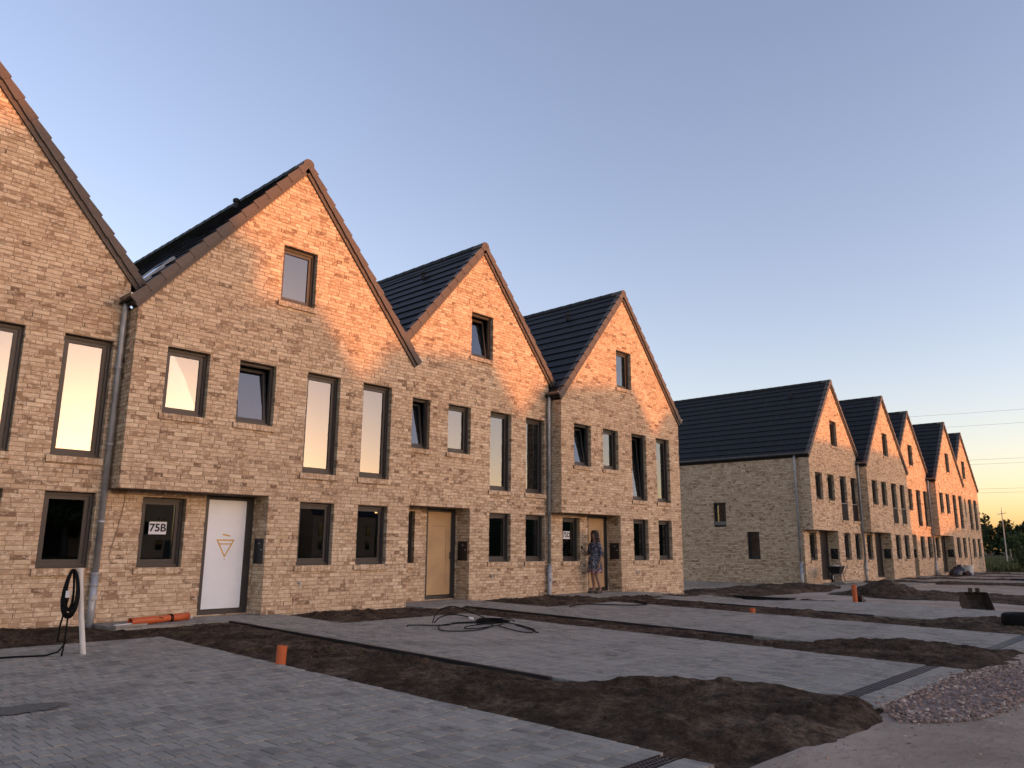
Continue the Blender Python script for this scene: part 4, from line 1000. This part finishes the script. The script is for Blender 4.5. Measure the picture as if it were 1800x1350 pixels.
mb.tube(curve([tuple(b0+Vector((.02,-.02,.0))), tuple(b0+Vector((.16,-.05,.10))), tuple(b0+Vector((.36,-.22,.13))), tuple(b0+Vector((.62,-.42,.06)))]), .0092, 6)
ch = tag(mb.build('cable_heap', RUBBER, smooth=True), 'untidy heap of black cable on the drive of 75B', 'cable')
lt = MB(); lt.tube([(4.62,-3.44,zc+.08),(4.69,-3.49,zc+.06)], .02, 8); lt.build('cable_label', PAPER, ch)
mb = MB(); mb.tube(curve(flat([(8.6,-2.5),(9.4,-2.35),(10.0,-3.1),(10.6,-3.2),(11.1,-2.5),(11.0,-2.9),(10.7,-3.1),(10.95,-2.75),(11.5,-2.3)], .01)), .013, 6)
tag(mb.build('loose_cable', RUBBER, smooth=True), 'black cable snaking over the drive to the board door', 'cable')
mb = MB(); rr = random.Random(9)
for k in range(9):
    a = rr.uniform(0, 6.28); cx, cy = 15.3+rr.uniform(-.5,.5), -3.7+rr.uniform(-.3,.3); ra, rb = rr.uniform(.4,.9), rr.uniform(.25,.5)
    mb.tube(curve(flat([(cx+ra*math.cos(t_)*math.cos(a)-rb*math.sin(t_)*math.sin(a), cy+ra*math.cos(t_)*math.sin(a)+rb*math.sin(t_)*math.cos(a)) for t_ in np.linspace(0, 6.0, 9)], .012*k*.5)), .014, 5)
tag(mb.build('cable_heap', RUBBER, smooth=True), 'flat tangle of black cable on the drive of 75D', 'cable')
# dark damp patch and a tyre at the edge
mb = MB(); rp = random.Random(3); n = 40
v = [(-2.98+(.34+.06*rp.random())*math.cos(2*math.pi*k/n)*(1+.25*math.sin(3*k)), -5.95+(.15+.05*rp.random())*math.sin(2*math.pi*k/n), 0) for k in range(n)]
v = [(a, b, gz(a, b)+.0075) for a, b, _ in v]; ct = (-2.98, -5.95, gz(-2.98,-5.95)+.012); mb.add(v+[ct], [(k, (k+1) % n, n) for k in range(n)])
tag(mb.build('spilled_soil', simple('damp_earth', (.11,.10,.085), .9, var=.5, scale=30)), 'dark patch of spilled earth on the near grey paving', 'earth')
tz0 = gz(12.2, -10.5); ty = tag(empty('tyre', (12.42, -10.35, tz0-.02)), 'black rubber tyre lying at the road end of the drives', 'tyre')
mb = MB(); mb.lathe([(.20,.03),(.30,.0),(.345,.03),(.36,.10),(.36,.18),(.345,.25),(.30,.28),(.20,.25),(.19,.14),(.20,.03)], 28); mb.build('tread', RUBBER, ty, smooth=True)
# excavator bucket
bx, by = 17.25, -8.5; bk = tag(empty('excavator_bucket', (bx, by, gz(bx,by)-.03), R(-48)), 'rusty dark excavator bucket left on the sand beside the drive', 'bucket')
bk.scale = (.74,.74,.74)
BM = simple('rusty_steel', (.075,.055,.042), .8, .3, var=.4, scale=8)
prof = [(-.30,.0),(.16,.0),(.30,.10),(.34,.28),(.28,.46),(.14,.55),(.0,.56)]
mb = MB()
for s_ in (0, .012):
    for (a, b), (c_, d_) in zip(prof[:-1], prof[1:]): mb.quad((-.40,a-s_,b+s_),(.40,a-s_,b+s_),(.40,c_-s_,d_+s_),(-.40,c_-s_,d_+s_))
mb.build('shell', BM, bk)
for sx in (-.40, .388):
    m_ = MB(); pts = prof + [(-.30,.06)]; n = len(pts)
    m_.add([(sx,a,b) for a, b in pts]+[(sx+.014,a,b) for a, b in pts], [tuple(range(n)), tuple(range(2*n-1, n-1, -1))]+[(k,(k+1)%n,n+(k+1)%n,n+k) for k in range(n)]); m_.build('side_plate', BM, bk)
for k in range(4): m_ = MB(); m_.add([(-.36+k*.22,-.30,0),(-.28+k*.22,-.30,0),(-.30+k*.22,-.44,.01),(-.34+k*.22,-.44,.01),(-.36+k*.22,-.30,.035),(-.28+k*.22,-.30,.035),(-.30+k*.22,-.44,.02),(-.34+k*.22,-.44,.02)], [(0,1,2,3),(4,7,6,5),(0,4,5,1),(1,5,6,2),(2,6,7,3),(3,7,4,0)]); m_.build('tooth', BM, bk)
for sx in (-.14, .10): m_ = MB(); m_.box(sx, sx+.03, -.02, .20, .54, .70); m_.build('lug', BM, bk)
# wheelbarrow in front of the end house of the farther row
wx, wy = 29.75, -.35; wb = tag(empty('wheelbarrow', (wx, wy, -.135), R(185)), 'dark wheelbarrow with pale load standing at the end house door', 'wheelbarrow')
mb = MB(); tp = [(-.34,-.28,.66),(.46,-.28,.66),(.46,.28,.66),(-.34,.28,.66)]; bt = [(-.18,-.17,.34),(.22,-.17,.34),(.22,.17,.34),(-.18,.17,.34)]
mb.add(tp+bt, [(4,7,6,5),(0,4,5,1),(1,5,6,2),(2,6,7,3),(3,7,4,0)]); mb.tube(tp+[tp[0]], .014, 6); mb.build('tray', BLACK, wb)
mb = MB(); mb.lathe([(.25,0),(.16,.07),(.03,.11)], 12, (.08,0,.61), 1.3, .9); mb.build('load', simple('cement', (.42,.40,.38), .95), wb)
mb = MB()
for s_ in (-1, 1): mb.tube([(-.85,.25*s_,.70),(-.30,.22*s_,.36),(.25,.14*s_,.30),(.58,.05*s_,.20)], .017, 6)
mb.build('handle_frame', BOXGREY, wb)
for s_ in (-1, 1): m_ = MB(); m_.tube([(-.22,.20*s_,.36),(-.34,.24*s_,.0),(-.26,.24*s_,.0)], .015, 6); m_.build('leg', BOXGREY, wb)
mb = MB(); mb.tube([(.60+.16*math.cos(a), 0, .20+.16*math.sin(a)) for a in np.linspace(0, 2*math.pi, 20)], .04, 8, cap=False); wh = mb.build('wheel', RUBBER, wb); m_ = MB(); m_.tube([(.60,-.03,.20),(.60,.03,.20)], .10, 14); m_.build('rim', ZINC, wh)
mb = MB(); mb.box(29.0, 31.2, -.95, -.55, -.17, -.10); tag(mb.build('paving_slab', PAVER), 'long grey slab step below the wheelbarrow', 'slab')
# rubbish by the door of the fourth house of the farther row
bagm = simple('bin_bag', (.012,.014,.020), .35, var=.3, scale=9)
def bag(x, y, r, h, label, sd):
    rg = random.Random(sd); mb = MB(); n = 16; pf = [(.55,0),(.95,.12),(1.0,.35),(.85,.62),(.45,.85),(.16,.93),(.22,1.0)]
    mb.lathe([(r*a, h*b) for a, b in pf], n, (x, y, gz(x, y)-.16)); mb.v = [(a+rg.uniform(-.03,.03), b+rg.uniform(-.03,.03), c_+rg.uniform(-.02,.02)) for a, b, c_ in mb.v]
    tag(mb.build('bin_bag', bagm), label, 'bag', 'dark bags by the door')
bag(46.2, -.95, .36, .62, 'large dark bin bag leaning by the porch of the farther row', 1); bag(46.9, -1.0, .42, .75, 'largest dark bin bag, next to the white bucket', 2); bag(46.6, -1.5, .28, .42, 'small dark bin bag in front of the others', 3)
mb = MB(); mb.lathe([(.22,0),(.28,.48),(.30,.48),(.30,.52),(.26,.52),(.2,.06)], 18, (48.1, -1.2, -.16)); tag(mb.build('bucket', PVC_WHITE), 'white plastic bucket beside the dark bags', 'bucket')

# ---------------------------------------------------------------- the woman at the door of 75D
SKIN = simple('skin', (.28,.16,.115), .6, var=.06)
HAIR = simple('hair', (.014,.007,.005), .5, var=.3, scale=30)
SHOE = simple('shoe', (.012,.010,.010), .4)
def make_dress():
    m, nt, b = mat('patterned_dress'); tc = N(nt, 'ShaderNodeTexCoord'); o = tc.outputs['Object']
    v = N(nt, 'ShaderNodeTexVoronoi'); v.inputs['Scale'].default_value = 17; nt.links.new(o, v.inputs['Vector'])
    n = noise(nt, 20, o, 3, .6, 1.5)
    f = mrange(nt, n.outputs[0], .50, .56)
    c = mix(nt, f, (.012,.014,.030), (.24,.24,.27))
    sp = mrange(nt, v.outputs['Distance'], .30, .22)
    c = mix(nt, sp, c, (.07,.085,.15))
    sep = N(nt, 'ShaderNodeSeparateXYZ'); nt.links.new(o, sep.inputs[0])
    hem = mrange(nt, sep.outputs[2], .66, .62)
    c = mix(nt, hem, c, mix(nt, f, (.14,.03,.045), (.40,.30,.31)))
    nt.links.new(c, b.inputs['Base Color']); b.inputs['Roughness'].default_value = .8; return m
DRESS = make_dress()
def skin_obj(name, verts, edges, rad, material, parent, root=0, sub=2):
    me = bpy.data.meshes.new(name); me.from_pydata(verts, edges, []); me.materials.append(material)
    o = link(name, me, parent)
    md = o.modifiers.new('skin', 'SKIN'); md.use_smooth_shade = True; md.use_x_symmetry = False
    for i, r_ in enumerate(rad):
        sv = me.skin_vertices[0].data[i]; sv.radius = r_ if isinstance(r_, tuple) else (r_, r_); sv.use_root = (i == root)
    sd = o.modifiers.new('sub', 'SUBSURF'); sd.levels = sub; sd.render_levels = sub
    return o
# faces local -Y; x positive is her left
wp = tag(empty('person', (13.02, .12, .005), R(-100)), 'person with long dark hair in a patterned dress standing at the door of 75D', 'person')
V = []; E_ = []; RD = []
def chain(pts, start=None):
    prev = start
    for p, r_ in pts:
        V.append(p); RD.append(r_); k = len(V)-1
        if prev is not None: E_.append((prev, k))
        prev = k
    return prev
chain([((0,0,.93), (.155,.115))]); pel = 0
ch_ = chain([((0,.005,1.06), (.125,.095)), ((0,.0,1.20), (.135,.105)), ((0,.005,1.34), (.145,.09))], pel)
nk = chain([((0,.0,1.44), .055), ((0,-.012,1.50), .052)], ch_)
chain([((0,-.02,1.555), (.066,.075)), ((0,-.015,1.62), (.074,.092)), ((0,-.005,1.685), (.06,.075))], nk)
# arms: her right hand raised in front, her left hangs
sR = chain([((-.155,.0,1.36), .058), ((-.205,-.01,1.22), .046), ((-.235,-.02,1.09), .040)], ch_)
hR = chain([((-.20,-.14,1.10), .035), ((-.165,-.235,1.16), .027), ((-.155,-.265,1.18), (.036,.016)), ((-.15,-.305,1.20), (.038,.015))], sR)
for dx, L, dz in ((-.026,.058,.03), (-.009,.068,.028), (.009,.066,.022), (.025,.052,.014)):
    chain([((-.15+dx,-.305-L*.45,1.20+dz), .0088), ((-.15+dx*1.05,-.305-L*.75,1.20+dz*1.9), .0082), ((-.15+dx*1.05,-.305-L*.7,1.20+dz*2.7), .0072)], hR)
chain([((-.115,-.275,1.205), .010), ((-.098,-.305,1.228), .009), ((-.10,-.33,1.245), .0078)], hR-1)
sL = chain([((.155,.005,1.36), .058), ((.205,.02,1.21), .046), ((.235,.03,1.08), .039)], ch_)
hL = chain([((.245,-.01,.95), .033), ((.245,-.045,.86), .026), ((.245,-.055,.825), (.016,.035)), ((.243,-.065,.78), (.015,.038))], sL)
for dy, L in ((-.026,.060), (-.009,.072), (.009,.070), (.025,.055)):
    chain([((.240,-.065+dy,.78-L*.5), .0088), ((.234,-.068+dy,.78-L*.85), .0082), ((.222,-.07+dy,.78-L*1.1), .0072)], hL)
chain([((.235,-.09,.80), .010), ((.225,-.108,.772), .009), ((.216,-.112,.748), .0078)], hL-1)
# legs
lR = chain([((-.085,.0,.80), .088), ((-.088,-.02,.50), .058), ((-.088,-.005,.40), .055), ((-.082,.015,.30), .054), ((-.078,.02,.105), .034), ((-.078,.0,.055), .036), ((-.085,-.10,.032), (.036,.022)), ((-.088,-.155,.026), (.034,.016))], pel)
lL = chain([((.085,.0,.80), .088), ((.115,-.05,.50), .058), ((.125,-.04,.40), .055), ((.14,.0,.30), .054), ((.165,.03,.105), .034), ((.168,.02,.055), .036), ((.19,-.075,.032), (.036,.022)), ((.20,-.125,.026), (.034,.016))], pel)
body = skin_obj('body', V, E_, RD, SKIN, wp, 0, 2)
# face: nose, eyes, mouth
mb = MB(); mb.lathe([(.004,.04),(.008,.02),(.013,.0),(.006,-.006)], 8, (0,-.112,1.585)); mb.build('nose', SKIN, wp, smooth=True)
for sx in (-1, 1):
    mb = MB(); mb.lathe([(.002,-.007),(.011,-.003),(.012,.002),(.003,.007)], 8, (sx*.03,-.094,1.612), 1, .5); mb.build('eye', INK, wp)
    mb = MB(); mb.lathe([(.004,-.03),(.014,-.01),(.016,.012),(.006,.03)], 8, (sx*.076,.005,1.60), .5, 1); mb.build('ear', SKIN, wp)
mb = MB(); mb.lathe([(.004,-.006),(.022,0),(.004,.006)], 8, (0,-.100,1.545), 1, .4); mb.build('mouth', simple('lips', (.30,.09,.08), .5), wp)
# hair: cap and long front and back falls
mb = MB(); n = 18
def hair_ring(z, rx, ry, cy, gap):
    return [(rx*math.sin(a), cy+ry*math.cos(a), z) for a in np.linspace(-gap, gap, n)]
rings = [hair_ring(1.735,.03,.03,.0,3.1), hair_ring(1.725,.062,.075,-.002,3.0), hair_ring(1.69,.088,.105,.0,2.75), hair_ring(1.64,.096,.115,.005,2.35), hair_ring(1.58,.098,.118,.012,2.15), hair_ring(1.50,.105,.115,.02,2.15), hair_ring(1.42,.13,.115,.02,2.2), hair_ring(1.33,.145,.125,.01,2.3), hair_ring(1.24,.13,.115,.015,2.25), hair_ring(1.16,.10,.09,.02,2.1)]
for r0, r1 in zip(rings[:-1], rings[1:]):
    for k in range(n-1): mb.quad(r0[k], r0[k+1], r1[k+1], r1[k])
mb.add(rings[0], [tuple(range(n))]); hobj = mb.build('hair', HAIR, wp, smooth=True)
sdm = hobj.modifiers.new('thick', 'SOLIDIFY'); sdm.thickness = .018; sdm.offset = 1
# dress body and sleeves
mb = MB(); n = 30; prof = [(1.395,.120,.080),(1.37,.165,.098),(1.30,.172,.125),(1.20,.168,.135),(1.08,.165,.125),(.96,.190,.150),(.84,.210,.168),(.72,.225,.182),(.60,.238,.192),(.565,.240,.194)]
rs = []
for z, rx, ry in prof:
    fl = max(0, (1.1-z))*.045
    rs.append([((rx+fl*math.sin(7*a+z))*math.sin(a), (ry+fl*math.sin(7*a+z))*math.cos(a)-.005, z-.02*math.sin(3*a+1)*(z < .62)) for a in np.linspace(0, 2*math.pi, n, endpoint=False)])
for r0, r1 in zip(rs[:-1], rs[1:]):
    for k in range(n): mb.quad(r0[k], r0[(k+1)%n], r1[(k+1)%n], r1[k])
mb.build('dress', DRESS, wp, smooth=True)
for pts in (((-.14,0,1.375),(-.19,-.005,1.27),(-.225,-.015,1.14),(-.225,-.08,1.095)), ((.14,.005,1.375),(.19,.015,1.27),(.228,.03,1.12),(.24,.02,1.02))):
    m_ = MB(); m_.tube(curve(pts), [.070-.001*k + (.012*max(0,k-12)/6) for k in range(19)], 14, cap=False); m_.build('sleeve', DRESS, wp, smooth=True)
for x, y, rz in ((-.086,-.075,-.05), (.188,-.05,-.12)):
    m_ = MB(); vs = []
    for t, w, zt in ((-.10,.030,.075),(-.03,.046,.06),(.05,.050,.062),(.11,.036,.05),(.135,.012,.03)):
        vs += [(x+rz*t-w, y-t, 0), (x+rz*t+w, y-t, 0), (x+rz*t+w, y-t, zt), (x+rz*t-w, y-t, zt)]
    m_.add(vs, [(a, a+1, a+5, a+4) for q_ in range(4) for a in (q_*4,)]+[(q_*4+1,q_*4+2,q_*4+6,q_*4+5) for q_ in range(4)]+[(q_*4+3,q_*4,q_*4+4,q_*4+7) for q_ in range(4)]+[(0,3,2,1),(16,17,18,19)]+[(q_*4+2,q_*4+3,q_*4+7,q_*4+6) for q_ in range(1,4)])
    m_.build('shoe', SHOE, wp)
ph = MB(); ph.box(-.185, -.115, -.372, -.362, 1.215, 1.30); ph_o = ph.build('phone', BLACK)
ph_o.matrix_world = Matrix.Translation((13.02,.12,.005)) @ Matrix.Rotation(R(-100), 4, 'Z'); tag(ph_o, 'small dark phone held in the raised hand at the door of 75D', 'phone')
